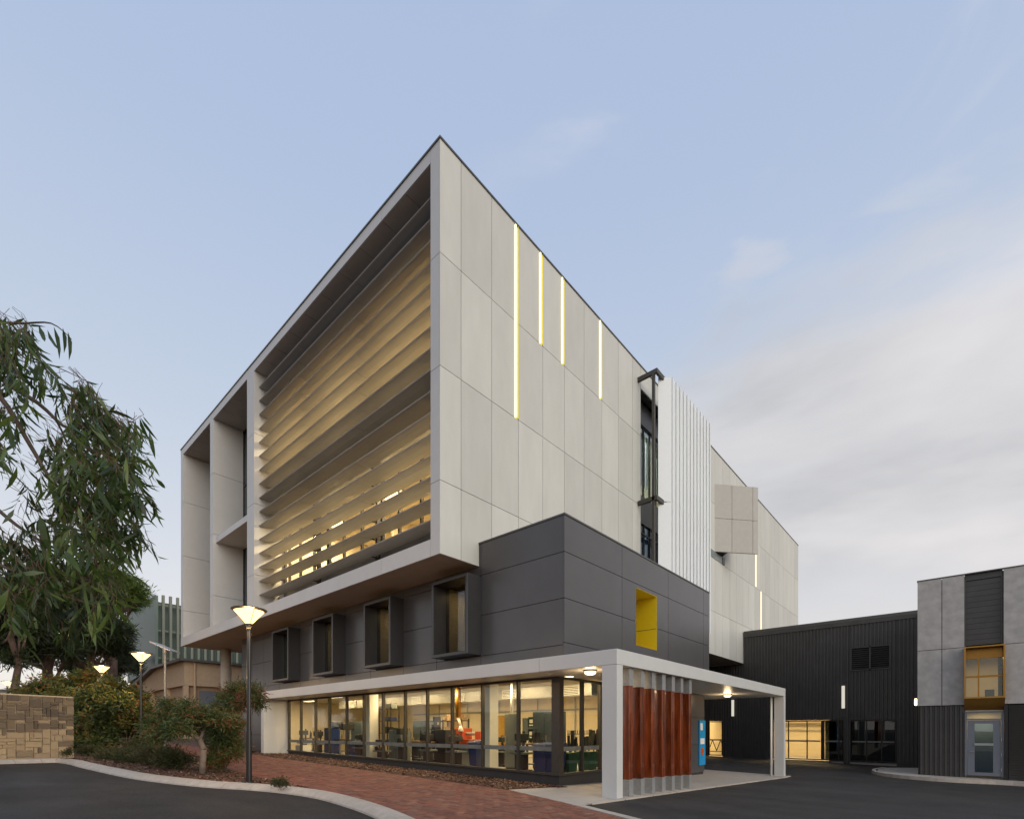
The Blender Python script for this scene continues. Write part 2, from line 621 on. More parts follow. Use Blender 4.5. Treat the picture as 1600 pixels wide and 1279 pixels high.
def asphalt_mat():
    m = mat('asphalt', (.033, .0295, .027), .85, var=.28, scale=.9, bump=.5, bscale=160, spec=.3)
    n, l = m.node_tree.nodes, m.node_tree.links
    b = n['Principled BSDF']
    src = b.inputs['Base Color'].links[0].from_socket
    g = n.new('ShaderNodeNewGeometry')
    v = n.new('ShaderNodeTexVoronoi'); v.inputs['Scale'].default_value = 55
    l.new(g.outputs['Position'], v.inputs['Vector'])
    mr = n.new('ShaderNodeMapRange'); mr.inputs[3].default_value, mr.inputs[4].default_value = .6, 1.5
    sp = n.new('ShaderNodeSeparateColor'); l.new(v.outputs['Color'], sp.inputs[0]); l.new(sp.outputs[0], mr.inputs[0])
    vm = n.new('ShaderNodeVectorMath'); vm.operation = 'SCALE'
    l.new(src, vm.inputs[0]); l.new(mr.outputs[0], vm.inputs['Scale'])
    l.new(vm.outputs[0], b.inputs['Base Color'])
    # worn wheel tracks: long soft variation of roughness
    t = n.new('ShaderNodeTexNoise'); t.inputs['Scale'].default_value = .55; t.inputs['Detail'].default_value = 5
    mp2 = n.new('ShaderNodeMapping'); mp2.inputs['Scale'].default_value = (1, .35, 1); mp2.inputs['Rotation'].default_value = (0, 0, .6)
    l.new(g.outputs['Position'], mp2.inputs[0]); l.new(mp2.outputs[0], t.inputs['Vector'])
    r2 = n.new('ShaderNodeMapRange'); r2.inputs[1].default_value, r2.inputs[2].default_value = .35, .65
    r2.inputs[3].default_value, r2.inputs[4].default_value = .68, .95
    l.new(t.outputs[0], r2.inputs[0]); l.new(r2.outputs[0], b.inputs['Roughness'])
    return m


asphalt_mat()
sheet('ground', [(-600, -500), (800, -500), (800, 900), (-600, 900)], -.14, 'soil')

# left kerb line (back edge), from the stone wall round the planted bed and down past the camera
KERB = [(-7, 18.75), (-2.6, 20.35), (.0, 21.3), (1.05, 21.68), (1.9, 21.98), (2.5, 21.95), (2.8, 21.0), (2.93, 19.29), (3.3, 15.94), (3.64, 14.44), (4.15, 13.04), (4.69, 12.2), (5.02, 11.5), (5.28, 10.63), (5.37, 9.75), (5.28, 8.58), (5.11, 7.53), (4.79, 6.29), (4.2, 4.6), (3.4, 2.6), (2.2, .4), (.6, -2.2), (-1.5, -5)]


def catmull(P, k=6):
    out = []
    for i in range(len(P) - 1):
        p0, p1, p2, p3 = P[max(i - 1, 0)], P[i], P[i + 1], P[min(i + 2, len(P) - 1)]
        for j in range(k):
            t = j / k
            out.append(tuple(.5 * ((2 * p1[a]) + (-p0[a] + p2[a]) * t + (2 * p0[a] - 5 * p1[a] + 4 * p2[a] - p3[a]) * t * t + (-p0[a] + 3 * p1[a] - 3 * p2[a] + p3[a]) * t ** 3) for a in (0, 1)))
    out.append(P[-1])
    return out


KL = catmull(KERB, 5)


def offset(L, d):
    out = []
    for i, p in enumerate(L):
        a, b = L[max(i - 1, 0)], L[min(i + 1, len(L) - 1)]
        t = Vector((b[0] - a[0], b[1] - a[1])).normalized()
        out.append((p[0] + t.y * -d, p[1] + t.x * d))
    return out


# direction of travel: down the line the road lies on the right-hand (negative) side
KO = offset(KL, -.33)
road_poly = [p for p in KO] + [(-1.8, -60), (-80, -60), (-80, 5)]
sheet('road', road_poly, -.115, 'asphalt')
kerb = bpy.data.objects.new('kerb', None); COL.objects.link(kerb); kerb['kind'] = 'structure'
acc, seg, start = 0, MB(), 0
prof = [(0, .012), (.13, .010), (.20, -.008), (.315, -.085), (.33, -.135)]


def kerb_seg(i0, i1, shrink=.006):
    b = MB()
    rows = []
    for i in range(i0, i1 + 1):
        a, c = KL[i], KO[i]
        d = Vector((c[0] - a[0], c[1] - a[1])) / .33
        a2, c2 = Vector(KL[max(i - 1, 0)]), Vector(KL[min(i + 1, len(KL) - 1)])
        t = (c2 - a2).normalized()
        sh = shrink * ((i == i0) - (i == i1))
        row = []
        for w, h in prof:
            x, y = a[0] + d.x * w + t.x * sh, a[1] + d.y * w + t.y * sh
            row.append((x, y, G(x, y) + h))
        x, y = row[0][0], row[0][1]
        row.append((row[-1][0], row[-1][1], row[-1][2] - .05)); row.append((x, y, G(x, y) - .2))
        rows.append(row)
    n = len(rows[0])
    for row in rows:
        b.v += row
    for i in range(len(rows) - 1):
        for j in range(n):
            k = (j + 1) % n
            b.f.append((i * n + j, i * n + k, (i + 1) * n + k, (i + 1) * n + j))
    b.f.append(tuple(range(n))); b.f.append(tuple(range((len(rows)) * n - 1, (len(rows) - 1) * n - 1, -1)))
    return b


i0 = 0
for i in range(1, len(KL)):
    if i - i0 >= 4 or i == len(KL) - 1:
        kerb_seg(i0, i).build('kerbstone', 'kerb_concrete', kerb)
        i0 = i

# the right-hand yard
EDGE = [(8.70, 5.77), (8.0, 4.07), (7.2, 2.1), (6.0, -.6), (3.8, -5)]        # path / yard edge
yard = [(8.75, 5.72), (14.5, 5.72), (25.3, 5.72), (25.4, 12), (25.4, 25), (37.58, 25), (37.58, -5), (60, -5), (60, -60), (4, -60), (3.86, -5), (6.06, -.63), (7.26, 2.07), (8.06, 4.04)]
sheet('yard', yard, -.02, 'asphalt')
# brick path
PATH_NEAR = [(5.36, 9.75), (5.38, 11.8), (5.40, 14.1), (5.6, 16.6), (6.3, 20), (6.9, 23.5), (7.1, 35), (7.5, 43), (7.6, 60)]
KBELOW = [p for p in KL if p[1] < 9.7]
path_poly = KBELOW[::-1] + PATH_NEAR + [(9.22, 60), (9.24, 15), (9.24, 8.3), (8.62, 6.37), (7.72, 4.26), (6.9, 2.2), (5.7, -.5), (3.6, -5)]
sheet('path', path_poly, -.045, 'sand_joint')
# beds
BED_BACK = [p for p in KL if 9.9 < p[1] < 20.9 and p[0] > 2.6]
sheet('planting_bed', [(5.35, 9.85)] + BED_BACK[::-1] + [(2.84, 22.5), (-7, 19.0), (-7, 60), (7.58, 60), (7.48, 43), (7.08, 35), (6.88, 23.5), (6.28, 20), (5.58, 16.6), (5.38, 14.1), (5.36, 11.8)], -.01, 'mulch')
sheet('bed_strip', [(9.26, 8.3), (9.26, 60), (13, 60), (13, 32), (11.32, 32), (11.32, 8.1), (10.8, 8.06)], -.012, 'mulch')
slab = [(10.85, 8.06), (9.26, 8.30), (8.62, 6.34), (8.62, 5.71), (14.5, 5.71), (25.35, 5.71), (25.35, 11.5), (22.2, 11.5), (22.2, 12), (11.4, 12), (11.4, 8.06)]
sheet('concrete_paving', slab, -.004, 'concrete_slab')
# flush concrete kerb strips
strip = bpy.data.objects.new('flush_kerb', None); COL.objects.link(strip); strip['kind'] = 'structure'


def flat_strip(pts, w, h, name='kerbstone'):
    L = pts
    O = offset(L, w)
    for i in range(len(L) - 1):
        n = max(1, int(round((Vector(L[i + 1]) - Vector(L[i])).length / 1.5)))
        for k in range(n):
            def q(A, s):
                a, b = Vector(A[i]), Vector(A[i + 1])
                return a.lerp(b, s)
            g = .004
            s0, s1 = k / n + g, (k + 1) / n - g * (k < n - 1)
            P = [q(L, s0), q(L, s1), q(O, s1), q(O, s0)]
            MB().prism([tuple(p) for p in P], lambda x, y: G(x, y) - .12, lambda x, y: G(x, y) + h).build(name, 'kerb_concrete', strip)


flat_strip([(3.7, -4.9), (5.75, -.5), (6.95, 2.2), (7.76, 4.2), (8.58, 6.3)], -.21, .008)
flat_strip([(8.88, 5.70), (14.5, 5.72), (25.3, 5.70)], .13, .010)
flat_strip([(10.82, 8.0), (9.22, 8.24)], -.10, .010)

# pavers laid in herringbone; the nearest 300 are single objects, the rest one part of the path
path_thing = bpy.data.objects['path']


def inside(poly, x, y):
    c = False
    j = len(poly) - 1
    for i in range(len(poly)):
        xi, yi = poly[i]; xj, yj = poly[j]
        if (yi > y) != (yj > y) and x < (xj - xi) * (y - yi) / (yj - yi) + xi:
            c = not c
        j = i
    return c


PW, PLn, gap = .115, .230, .006
pav = []
y0 = 1.5
for j in range(int((44 - y0) / PW)):
    for i in range(0, 60):
        k = (i - j) % 4
        if k not in (0, 3):
            continue
        x, y = 3.2 + i * PW, y0 + j * PW
        r = (x, y, x + 2 * PW, y + PW) if k == 0 else (x, y, x + PW, y + 2 * PW)
        C4 = [(r[0], r[1]), (r[2], r[1]), (r[2], r[3]), (r[0], r[3])]
        ins = [inside(path_poly, *q) for q in C4]
        if all(ins):
            pav.append(C4)
        elif any(ins):
            cx, cy = (r[0] + r[2]) / 2, (r[1] + r[3]) / 2
            P_ = C4
            for a in range(len(path_poly)):
                A, B_ = Vector(path_poly[a]), Vector(path_poly[(a + 1) % len(path_poly)])
                ab = B_ - A
                if ab.length < 1e-6:
                    continue
                tt = max(0, min(1, (Vector((cx, cy)) - A).dot(ab) / ab.length_squared))
                if (A + ab * tt - Vector((cx, cy))).length > .17:
                    continue
                nn = Vector((-ab.y, ab.x)).normalized()
                m_ = (A + B_) / 2 if ab.length < 1 else A + ab * tt
                if not inside(path_poly, *(m_ + nn * .03)):
                    nn = -nn
                out = []
                for k2 in range(len(P_)):
                    p, q = Vector(P_[k2]), Vector(P_[(k2 + 1) % len(P_)])
                    dp, dq = (p - A).dot(nn), (q - A).dot(nn)
                    if dp >= 0:
                        out.append(tuple(p))
                    if (dp >= 0) != (dq >= 0):
                        out.append(tuple(p.lerp(q, dp / (dp - dq))))
                P_ = out
                if len(P_) < 3:
                    break
            if len(P_) >= 3:
                ar = abs(sum(P_[q][0] * P_[(q + 1) % len(P_)][1] - P_[(q + 1) % len(P_)][0] * P_[q][1] for q in range(len(P_)))) / 2
                if ar > .002:
                    pav.append(P_)


def paver_mb(b, P_):
    n = len(P_)
    cx, cy = sum(p[0] for p in P_) / n, sum(p[1] for p in P_) / n
    dz = R.uniform(-.004, .003)
    sx, sy = R.uniform(-.02, .02), R.uniform(-.02, .02)
    k = len(b.v)

    def inset(d):
        out = []
        for x, y in P_:
            v = Vector((cx - x, cy - y))
            out.append((x + (d if v.x > 0 else -d), y + (d if v.y > 0 else -d)))
        return out
    lo, hi = inset(.004), inset(.009)
    zt = lambda x, y: G(x, y) + dz + (x - cx) * sx + (y - cy) * sy
    b.v += [(x, y, G(x, y) - .05) for x, y in lo] + [(x, y, zt(x, y) - .007) for x, y in lo] + [(x, y, zt(x, y)) for x, y in hi]
    for o_ in (0, n):
        for i in range(n):
            j = (i + 1) % n
            b.f.append((k + o_ + i, k + o_ + j, k + o_ + n + j, k + o_ + n + i))
    b.f.append(tuple(range(k + 2 * n, k + 3 * n)))


def visible_px(x, y):
    f, r = CU * x + SU * y, SU * x - CU * y
    if f < .5:
        return None
    return 800 + 785 * r / f, 1140 - 785 * G(x, y) / f, f


near = []
for r in pav:
    v = visible_px(sum(q[0] for q in r) / len(r), sum(q[1] for q in r) / len(r))
    if v and -20 < v[0] < 1620 and v[1] < 1285:
        near.append((v[2], r))
near.sort(key=lambda q: q[0])
single = set(id(r) for _, r in near[:300])
rest = MB()
for r in pav:
    if id(r) in single:
        b = MB(); paver_mb(b, r); b.build('paver', 'paver', path_thing)
    else:
        paver_mb(rest, r)
rest.build('paver_field', 'paver', path_thing, kind='stuff')

# bark chips scattered on the beds
def chips(name, polys, n, parent=None):
    b = MB()
    c = 0
    while c < n:
        poly, (x0, x1, y0, y1) = R.choice(polys)
        x, y = R.uniform(x0, x1), y0 + (y1 - y0) * R.random() ** 1.5
        if not inside(poly, x, y):
            continue
        c += 1
        a, l, w, z = R.uniform(0, 6.28), R.uniform(.02, .055), R.uniform(.008, .02), G(x, y) + R.uniform(0, .02)
        ca, sa = math.cos(a), math.sin(a)
        t = R.uniform(-.02, .02)
        k = len(b.v)
        b.v += [(x - ca * l - sa * w, y - sa * l + ca * w, z - t), (x + ca * l - sa * w, y + sa * l + ca * w, z + t), (x + ca * l * .8 + sa * w, y + sa * l * .8 - ca * w, z + t + .006), (x - ca * l + sa * w, y - sa * l - ca * w, z - t + .008)]
        b.f.append((k, k + 1, k + 2, k + 3))
    return b.build(name, 'mulch_chip', parent, kind='stuff')


strip_poly = [(9.28, 8.35), (9.28, 27), (11.3, 27), (11.3, 8.15)]
bed_poly = [(5.36, 11.8), (5.36, 14.1), (5.56, 16.6), (6.2, 20), (6.8, 23.5), (4, 24), (2.9, 22.5)] + BED_BACK
ch = chips('bark_chips', [(strip_poly, (9.3, 11.3, 8.2, 27)), (bed_poly, (2.6, 7, 9.9, 24))], 9000)

# ------------------------------------------------------------------ main building
UG, VD, DTOP, UDR = 11.3, 8.14, 5.94, 22.0        # dark lower volume
UW, VW, WTOP, WBOT = 9.69, 11.5, 17.52, 5.24      # white upper box
UEND, VEND, UD = 53.8, 36.5, 37.6
bld = thing('laboratory_building', 'large pale panelled building with louvred front, above a charcoal base and glazed ground floor', 'building', (UG, VD, -1.6))

# --- charcoal base: core and cladding panels
core = MB()
core.box(UG + 1.5, UDR - .03, VD + 1.7, 31, 1.92, DTOP - .05)
core.box(UG + 1.5, 15.36, VD + .05, VD + 1.7, 1.92, DTOP - .05)
core.box(UG + .06, UG + 1.5, VD + .05, VD + .15, 1.92, DTOP - .05)
core.box(UG + .06, UG + 1.5, VD + .15, 31, 1.92, 2.42)
core.box(UG + .06, UG + 1.5, VD + .15, 31, 4.86, 5.22)
core.box(UG + .06, UG + 1.5, VD + .15, VW, 5.22, DTOP - .05)
_vb = [VD + .15, 11.41, 13.17, 15.52, 17.30, 19.64, 21.44, 23.80, 25.62, 31]
for _a, _b in zip(_vb[::2], _vb[1::2]):
    core.box(UG + .06, UG + .12, _a, _b, 2.42, 4.86)
    core.box(UG + .12, UG + 1.5, _a + .02, _a + .1, 2.42, 4.86)
    core.box(UG + .12, UG + 1.5, _b - .1, _b - .02, 2.42, 4.86)
core.box(17.0, UDR - .03, VD + .05, VD + 1.7, 1.92, DTOP - .05)
core.box(15.36, 17.0, VD + .05, VD + 1.7, 4.82, DTOP - .05)
core.box(15.36, 17.0, VD + .05, VD + 1.7, 1.92, 2.84)
# (window boxes stand in front of the core; the glass sits on it)
core.build('backing_wall', 'joint_dark', bld)
ROWS = [1.90, 2.42, 3.65, 4.93, DTOP]
# right face (y = VD)
cols = [UG, 14.46, 17.89, 21.34, UDR]
J = .009
for a, b in zip(cols, cols[1:]):
    for z0, z1 in zip(ROWS, ROWS[1:]):
        x0, x1 = a + J * (a > UG), b - J * (b < UDR)
        if a == 14.46 and z0 in (2.42, 3.65):      # the yellow window cuts into these
            zz0, zz1 = z0 + J, z1 - J
            pc('cladding_panel', x0, 15.40, VD, VD + .05, zz0, zz1, 'charcoal_panel', bld)
            pc('cladding_panel', 16.96, x1, VD, VD + .05, zz0, zz1, 'charcoal_panel', bld)
            if z0 == 2.42:
                pc('cladding_panel', 15.40, 16.96, VD, VD + .05, zz0, 2.86, 'charcoal_panel', bld)
            else:
                pc('cladding_panel', 15.40, 16.96, VD, VD + .05, 4.80, zz1, 'charcoal_panel', bld)
            continue
        pc('cladding_panel', x0, x1, VD, VD + .05, z0 + J, z1 - J, 'charcoal_panel', bld)
# left face (x = UG)
BOXES = [(10.72, 11.41, 13.17), (10.72, 15.52, 17.30), (10.72, 19.64, 21.44), (10.72, 23.80, 25.62)]
vcols = [VD + .055, 11.41, 13.6, 15.52, 17.7, 19.64, 21.9, 23.8, 26.1, 28.0, 29.5, 31.0]
lrows = [1.90, 2.36, 3.65, 4.93, DTOP]
for a, b in zip(vcols, vcols[1:]):
    inbox = any(abs(a - q[1]) < .02 for q in BOXES)
    for z0, z1 in zip(lrows, lrows[1:]):
        y0_, y1_ = a + J * (a > 9), b - J
        if inbox and z0 in (2.36, 3.65):
            q = [q for q in BOXES if abs(a - q[1]) < .02][0]
            pc('cladding_panel', UG, UG + .05, q[2] + .01, y1_, z0 + J, z1 - J, 'charcoal_panel', bld)
            continue
        pc('cladding_panel', UG, UG + .05, y0_, y1_, z0 + J, z1 - J, 'charcoal_panel', bld)
# lower panels of the base at its far end, where no canopy covers them
for a, b in zip([25.5, 28.0, 29.5], [28.0, 29.5, 31.0]):
    for z0, z1 in ((-.25, 1.9), (-1.35, -.25)):
        pc('cladding_panel', UG, UG + .05, a + J, b - J, z0 + J, z1 - J, 'charcoal_panel', bld)
Bx(UG + .05, UG + .3, 25.5, 31, -1.6, 1.9).build('backing_wall', 'joint_dark', bld)
# end wall facing the back and the far right end
Bx(UDR - .03, UDR, VD + .05, VW + .4, 1.9, DTOP - .05).build('end_wall', 'charcoal_panel', bld)
Bx(UG, UDR, 31, 31.05, -1.5, DTOP - .6).build('end_wall', 'charcoal_panel', bld)
# roof of the base, metal capping
cap = MB()
cap.box(UG - .02, UDR + .02, VD - .02, VD + .12, DTOP, DTOP + .05)
cap.box(UG - .02, UG + .12, VD + .12, VW, DTOP, DTOP + .05)
cap.box(UDR - .1, UDR + .02, VD + .12, VW, DTOP, DTOP + .05)
cap.build('parapet_cap', 'cap_metal', bld)
Bx(UG + .12, UDR - .1, VD + .12, VW, DTOP - .3, DTOP - .2).build('roof', 'roof_metal', bld)

# yellow recessed window
yw = MB()
yw.box(16.95, 16.99, VD + .004, VD + 1.62, 2.85, 4.79)
yw.build('window_reveal', 'yellow_paint', bld)
Bx(15.38, 16.99, VD + .004, VD + 1.62, 4.79, 4.815).build('window_reveal', 'yellow_paint', bld)
Bx(15.37, 15.405, VD + .004, VD + 1.62, 2.85, 4.79).build('window_reveal', 'yellow_paint', bld)
Bx(15.38, 16.99, VD + .004, VD + 1.62, 2.82, 2.85).build('window_sill', 'yellow_paint', bld)
Bx(16.946, 16.95, VD + .01, VD + 1.6, 3.64, 3.655).build('joint', 'joint_dark', bld)
Bx(15.405, 16.95, VD + 1.6, VD + 1.62, 2.85, 4.79).build('window_pane', 'glass_tint', bld)

# projecting window boxes
for (uf, v0, v1) in BOXES:
    z0, z1 = 2.39, 4.90
    T = .10
    w = MB()
    w.box(uf, UG + .125, v0, v0 + T, z0, z1)
    w.box(uf, UG + .125, v1 - T, v1, z0, z1)
    w.box(uf, UG + .125, v0 + T, v1 - T, z1 - T, z1)
    w.box(uf, UG + .125, v0 + T, v1 - T, z0, z0 + T)
    fr = w.build('window', 'box_frame', bld, bevel=.006)
    Bx(UG - .03, UG - .005, v0 + T, v1 - T, z0 + T, z1 - T).build('pane', 'glass_dim', fr)
    m_ = MB()
    m_.box(UG - .07, UG - .03, v0 + T, v0 + T + .06, z0 + T, z1 - T)
    m_.box(UG - .07, UG - .03, v0 + .62, v0 + .67, z0 + T, z1 - T)
    m_.box(UG - .07, UG - .03, v0 + T + .06, v0 + .62, z0 + 1.35, z0 + 1.40)
    m_.build('sash', 'alu_black', fr)
rm = MB()
for (uf, v0, v1) in BOXES:
    rm.box(UG + 1.4, UG + 1.49, v0, v1, 2.43, 4.85)
    rm.box(UG + .13, UG + 1.4, v0 + .01, v0 + .05, 2.43, 4.85)
    rm.box(UG + .13, UG + 1.4, v1 - .05, v1 - .01, 2.43, 4.85)
rm.build('room_wall', 'room_wall', bld)


# --- white upper box: backing, roof, floors
wb = MB()
wb.box(UW + .06, 22.2, VW + .05, VW + .35, WBOT + .03, WTOP - .06)
wb.box(28.0, UEND - .02, VW + .05, VW + .35, 4.76, WTOP - .06)
wb.box(22.2, 28.0, VW + .05, VW + .35, 16.45, WTOP - .06)
wb.build('backing_wall', 'joint_dark', bld)
Bx(UW + .06, UEND - .02, VW + .35, VEND - .06, WTOP - .30, WTOP - .06).build('roof', 'roof_metal', bld)
Bx(UEND - .04, UEND, VW + .05, VEND, 4.76, WTOP - .05).build('end_wall', 'fibre_cement', bld)
Bx(UW + .5, UEND - .05, VEND - .05, VEND, WBOT, WTOP - .05).build('end_wall', 'fibre_cement', bld)
WR = [WBOT, 7.42, 10.81, 14.16, WTOP]
ucol = [UW, 10.53, 11.89, 13.23, 14.60, 15.96, 17.33, 18.70, 20.09, 21.39, 22.21]
LEDS = {(13.23, 2), (13.23, 3), (14.60, 3), (15.96, 3), (18.70, 3)}
for a, b in zip(ucol, ucol[1:]):
    for r in range(4):
        z0, z1 = WR[r], WR[r + 1]
        x0, x1 = a + J * (a > UW), b - J * (b < 22)
        if (b, r) in LEDS:
            x1 = b - .21
        pc('facade_panel', x0, x1, VW, VW + .05, z0 + J * (r > 0), z1 - J * (r < 3), 'fibre_cement', bld)
n_ = int((UEND - 28.0) / 1.29)
fu = [28.0 + (UEND - 28.0) * i / n_ for i in range(n_ + 1)]
FR = [4.73, 7.42, 10.72, 14.16, WTOP]
for a, b in zip(fu, fu[1:]):
    for r in range(4):
        z0, z1 = FR[r], FR[r + 1]
        if a > UD and r == 0:
            z0 = 5.6
        x0, x1 = a + J, b - J * (b < UEND - .1)
        pc('facade_panel', x0, x1, VW, VW + .05, z0 + J * (r > 0), z1 - J * (r < 3), 'fibre_cement', bld)
# panels above and below the opening behind the white screen
pc('facade_panel', 22.23, 25.1, VW, VW + .05, 16.48, WTOP, 'fibre_cement', bld)
pc('facade_panel', 25.12, 27.98, VW, VW + .05, 16.48, WTOP, 'fibre_cement', bld)


def led_slot(x, z0, z1, d=.14, m='led'):
    """lit slot: bar of light at its left side, yellow reveal at the right and the back"""
    s = MB().box(x - .205, x + .0, VW + .03, VW + .048, z0 + .01, z1 - .01).build('light_slot', 'yellow_reveal', bld)
    Bx(x - .04, x - .012, VW - .02, VW + .03, z0 + .01, z1 - .01).build('reveal', 'yellow_reveal', s)
    Bx(x - .185, x - .125, VW - .03, VW + .03, z0 + .03, z1 - .03).build('light_bar', m, s)


led_slot(13.23, 10.82, WTOP)
led_slot(14.60, 14.17, WTOP)
led_slot(15.96, 14.17, WTOP)
led_slot(18.70, 14.17, WTOP)
for x, z0, z1 in ((40.5, 10.8, 14.16), (41.8, 7.45, 10.70)):
    Bx(x - .1, x + .1, VW - .03, VW - .002, z0, z1).build('light_slot', 'led_pale', bld)
# roof edge capping
cap = MB()
cap.box(UW - .03, UEND + .03, VW - .03, VW + .12, WTOP, WTOP + .06)
cap.box(UW - .03, UW + .12, VW + .12, VEND, WTOP, WTOP + .06)
cap.build('parapet_cap', 'cap_metal', bld)

# --- the deep frame of the louvred side (x = UW), cut into panels
DEP = 1.45                                     # depth of the frame
UWW = 11.1                                     # window wall behind the louvres
ZIN0, ZIN1 = 5.76, 17.12


def vpost(v0, v1, ua=UW, ub=UWW + .3):
    for r in range(4):
        z0, z1 = max(WR[r], ZIN0), min(WR[r + 1], ZIN1)
        if r == 0:
            z0 = ZIN0
        pc('frame_panel', ua, ub, v0, v1, z0 + (J if r else 0), z1 - (J if r < 3 else 0), 'frame_white', bld)


# near corner post: front face only (its side is the right-hand facade)
for r in range(4):
    z0, z1 = WR[r], WR[r + 1]
    pc('frame_panel', UW, UW + .05, VW + .055, 11.94, z0 + J * (r > 0), z1 - J * (r < 3), 'frame_white', bld)
    pc('frame_panel', UW + .055, UWW + .3, 11.90, 11.94, max(z0, ZIN0) + J * (r > 0), min(z1, ZIN1) - J * (r < 3), 'frame_white', bld)
vpost(25.12, 25.97)
vpost(30.7, 31.18)
vpost(35.98, 36.46)
fj = [11.945, 14.53, 17.34, 20.15, 22.93, 25.12, 28.0, 30.7, 33.6, VEND]
for a, b in zip(fj, fj[1:]):
    pc('fascia_panel', UW, UW + .05, a + .004, b - .004, WBOT, ZIN0, 'frame_white', bld)
    pc('fascia_panel', UW, UW + .05, a + .004, b - .004, ZIN1, WTOP, 'frame_white', bld)
    for q in range(2):
        aa, bb2 = a + (b - a) * q / 2, a + (b - a) * (q + 1) / 2
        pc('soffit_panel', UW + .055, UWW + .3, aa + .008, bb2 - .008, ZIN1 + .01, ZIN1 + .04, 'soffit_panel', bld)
# extra joints of the upper soffit: narrow cover strips between panels
# underside of the box
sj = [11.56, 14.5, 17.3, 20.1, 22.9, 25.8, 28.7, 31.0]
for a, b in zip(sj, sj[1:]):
    pc('soffit_panel', UW + .055, UG + .04, a + .003, b - .003, WBOT, WBOT + .03, 'soffit_lamp_tint', bld)
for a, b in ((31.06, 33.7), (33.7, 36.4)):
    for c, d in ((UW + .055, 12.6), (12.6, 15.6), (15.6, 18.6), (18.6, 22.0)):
        pc('soffit_panel', c + .003, d - .003, a + .003, b - .003, WBOT, WBOT + .03, 'soffit_lamp_tint', bld)
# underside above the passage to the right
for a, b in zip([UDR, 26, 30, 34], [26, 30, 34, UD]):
    pc('soffit_panel', a + .004, b - .004, VW + .055, 24, 4.74, 4.77, 'soffit_lamp_tint', bld)
# sill floor of the frame
Bx(UW + .055, UWW + .3, 11.95, VEND, WBOT + .2, ZIN0 - .03).build('frame_floor', 'frame_white', bld)

# window wall behind the louvres: dark spandrels, mullions, glass
sp = MB()
sp.box(UWW, UWW + .12, 11.94, 25.12, ZIN0, 7.05)
sp.box(UWW, UWW + .12, 11.94, 25.12, 10.25, 11.55)
sp.box(UWW, UWW + .12, 11.94, 25.12, 15.1, ZIN1)
sp.build('spandrel', 'charcoal_panel', bld)
mv = [12.05, 13.0, 14.25, 15.56, 16.75, 18.1, 19.5, 20.81, 22.1, 23.46, 24.6, 25.08]
for k, v in enumerate(mv):
    for z0, z1 in ((7.05, 10.25), (11.55, 15.1)):
        w_ = .17 if v in (16.75, 20.81) else .06
        pc('mullion', UWW + .0, UWW + .12, v - w_, v + w_ * .3, z0, z1, 'alu_dark', bld)
for a, b in zip(mv, mv[1:]):
    for z0, z1 in ((7.05, 10.25), (11.55, 15.1)):
        pc('pane', UWW + .05, UWW + .06, a + .02, b - .07, z0, z1, 'glass_upper', bld)
# dark windows of the two open bays
for a, b in ((25.97, 30.7), (31.18, 35.98)):
    w = MB()
    for z in (ZIN0, 10.35, 13.9, ZIN1 - .1):
        w.box(UWW + .14, UWW + .22, a, b, z, z + .1)
    for v in (a, (a + b) / 2, b - .06):
        w.box(UWW + .14, UWW + .22, v, v + .06, ZIN0 + .1, ZIN1 - .1)
    fr = w.build('window', 'alu_black', bld)
    Bx(UWW + .17, UWW + .18, a, b, ZIN0, ZIN1).build('pane', 'glass_tint', fr)
    Bx(UWW + .6, UWW + .65, a, b, ZIN0, ZIN1).build('blind', 'alu_dark', fr)
pc('balcony_slab', UW + .14, UWW + .13, 25.975, 30.695, 10.34, 10.66, 'frame_white', bld)

# louvre blades: sixteen rows of three lengths, each a shaped hollow wing
lj = [11.97, 16.54, 21.11, 25.10]
blade_mesh = {}
for i in range(16):
    zf = 16.45 - .6645 * i
    for k in range(3):
        L = lj[k + 1] - lj[k] - .016
        if k not in blade_mesh:
            # section in (x, z): rounded nose, flat belly rising inwards
            sec = [(0, .0), (.015, -.020), (.07, -.030), (.30, -.026), (.60, .015), (.83, .085), (.85, .096), (.83, .104), (.55, .066), (.28, .048), (.07, .036), (.012, .020)]
            b = MB()
            n = len(sec)
            for y in (0, L):
                b.v += [(x, y, z) for x, z in sec]
            b.f.append(tuple(range(n))); b.f.append(tuple(range(2 * n - 1, n - 1, -1)))
            for q in range(n):
                w_ = (q + 1) % n
                b.f.append((q, n + q, n + w_, w_))
            me = bpy.data.meshes.new('louvre_blade')
            me.from_pydata(b.v, [], b.f)
            me.materials.append(MATS['louvre_metal'])
            blade_mesh[k] = me
        o = bpy.data.objects.new('louvre_blade', blade_mesh[k])
        COL.objects.link(o)
        o.parent = bld
        o.location = Vector((9.90, lj[k] + .008, zf)) - world_loc(bld)
        o.rotation_euler = (0, math.radians(R.uniform(-.6, .6)), 0)
for v in (16.54, 21.11):
    pc('louvre_post', 10.80, 10.95, v - .06, v + .06, ZIN0, ZIN1, 'alu_dark', bld)
    for i in range(16):
        zf = 16.45 - .6645 * i
        pc('louvre_bracket', 10.60, 10.80, v - .015, v + .015, zf + .03, zf + .15, 'alu_dark', bld)

# column under the far end of the box
MB().cyl((12.0, 35.6, -1.3), (12.0, 35.6, WBOT), .31, n=32).build('column', 'concrete_slab', bld, smooth=True)

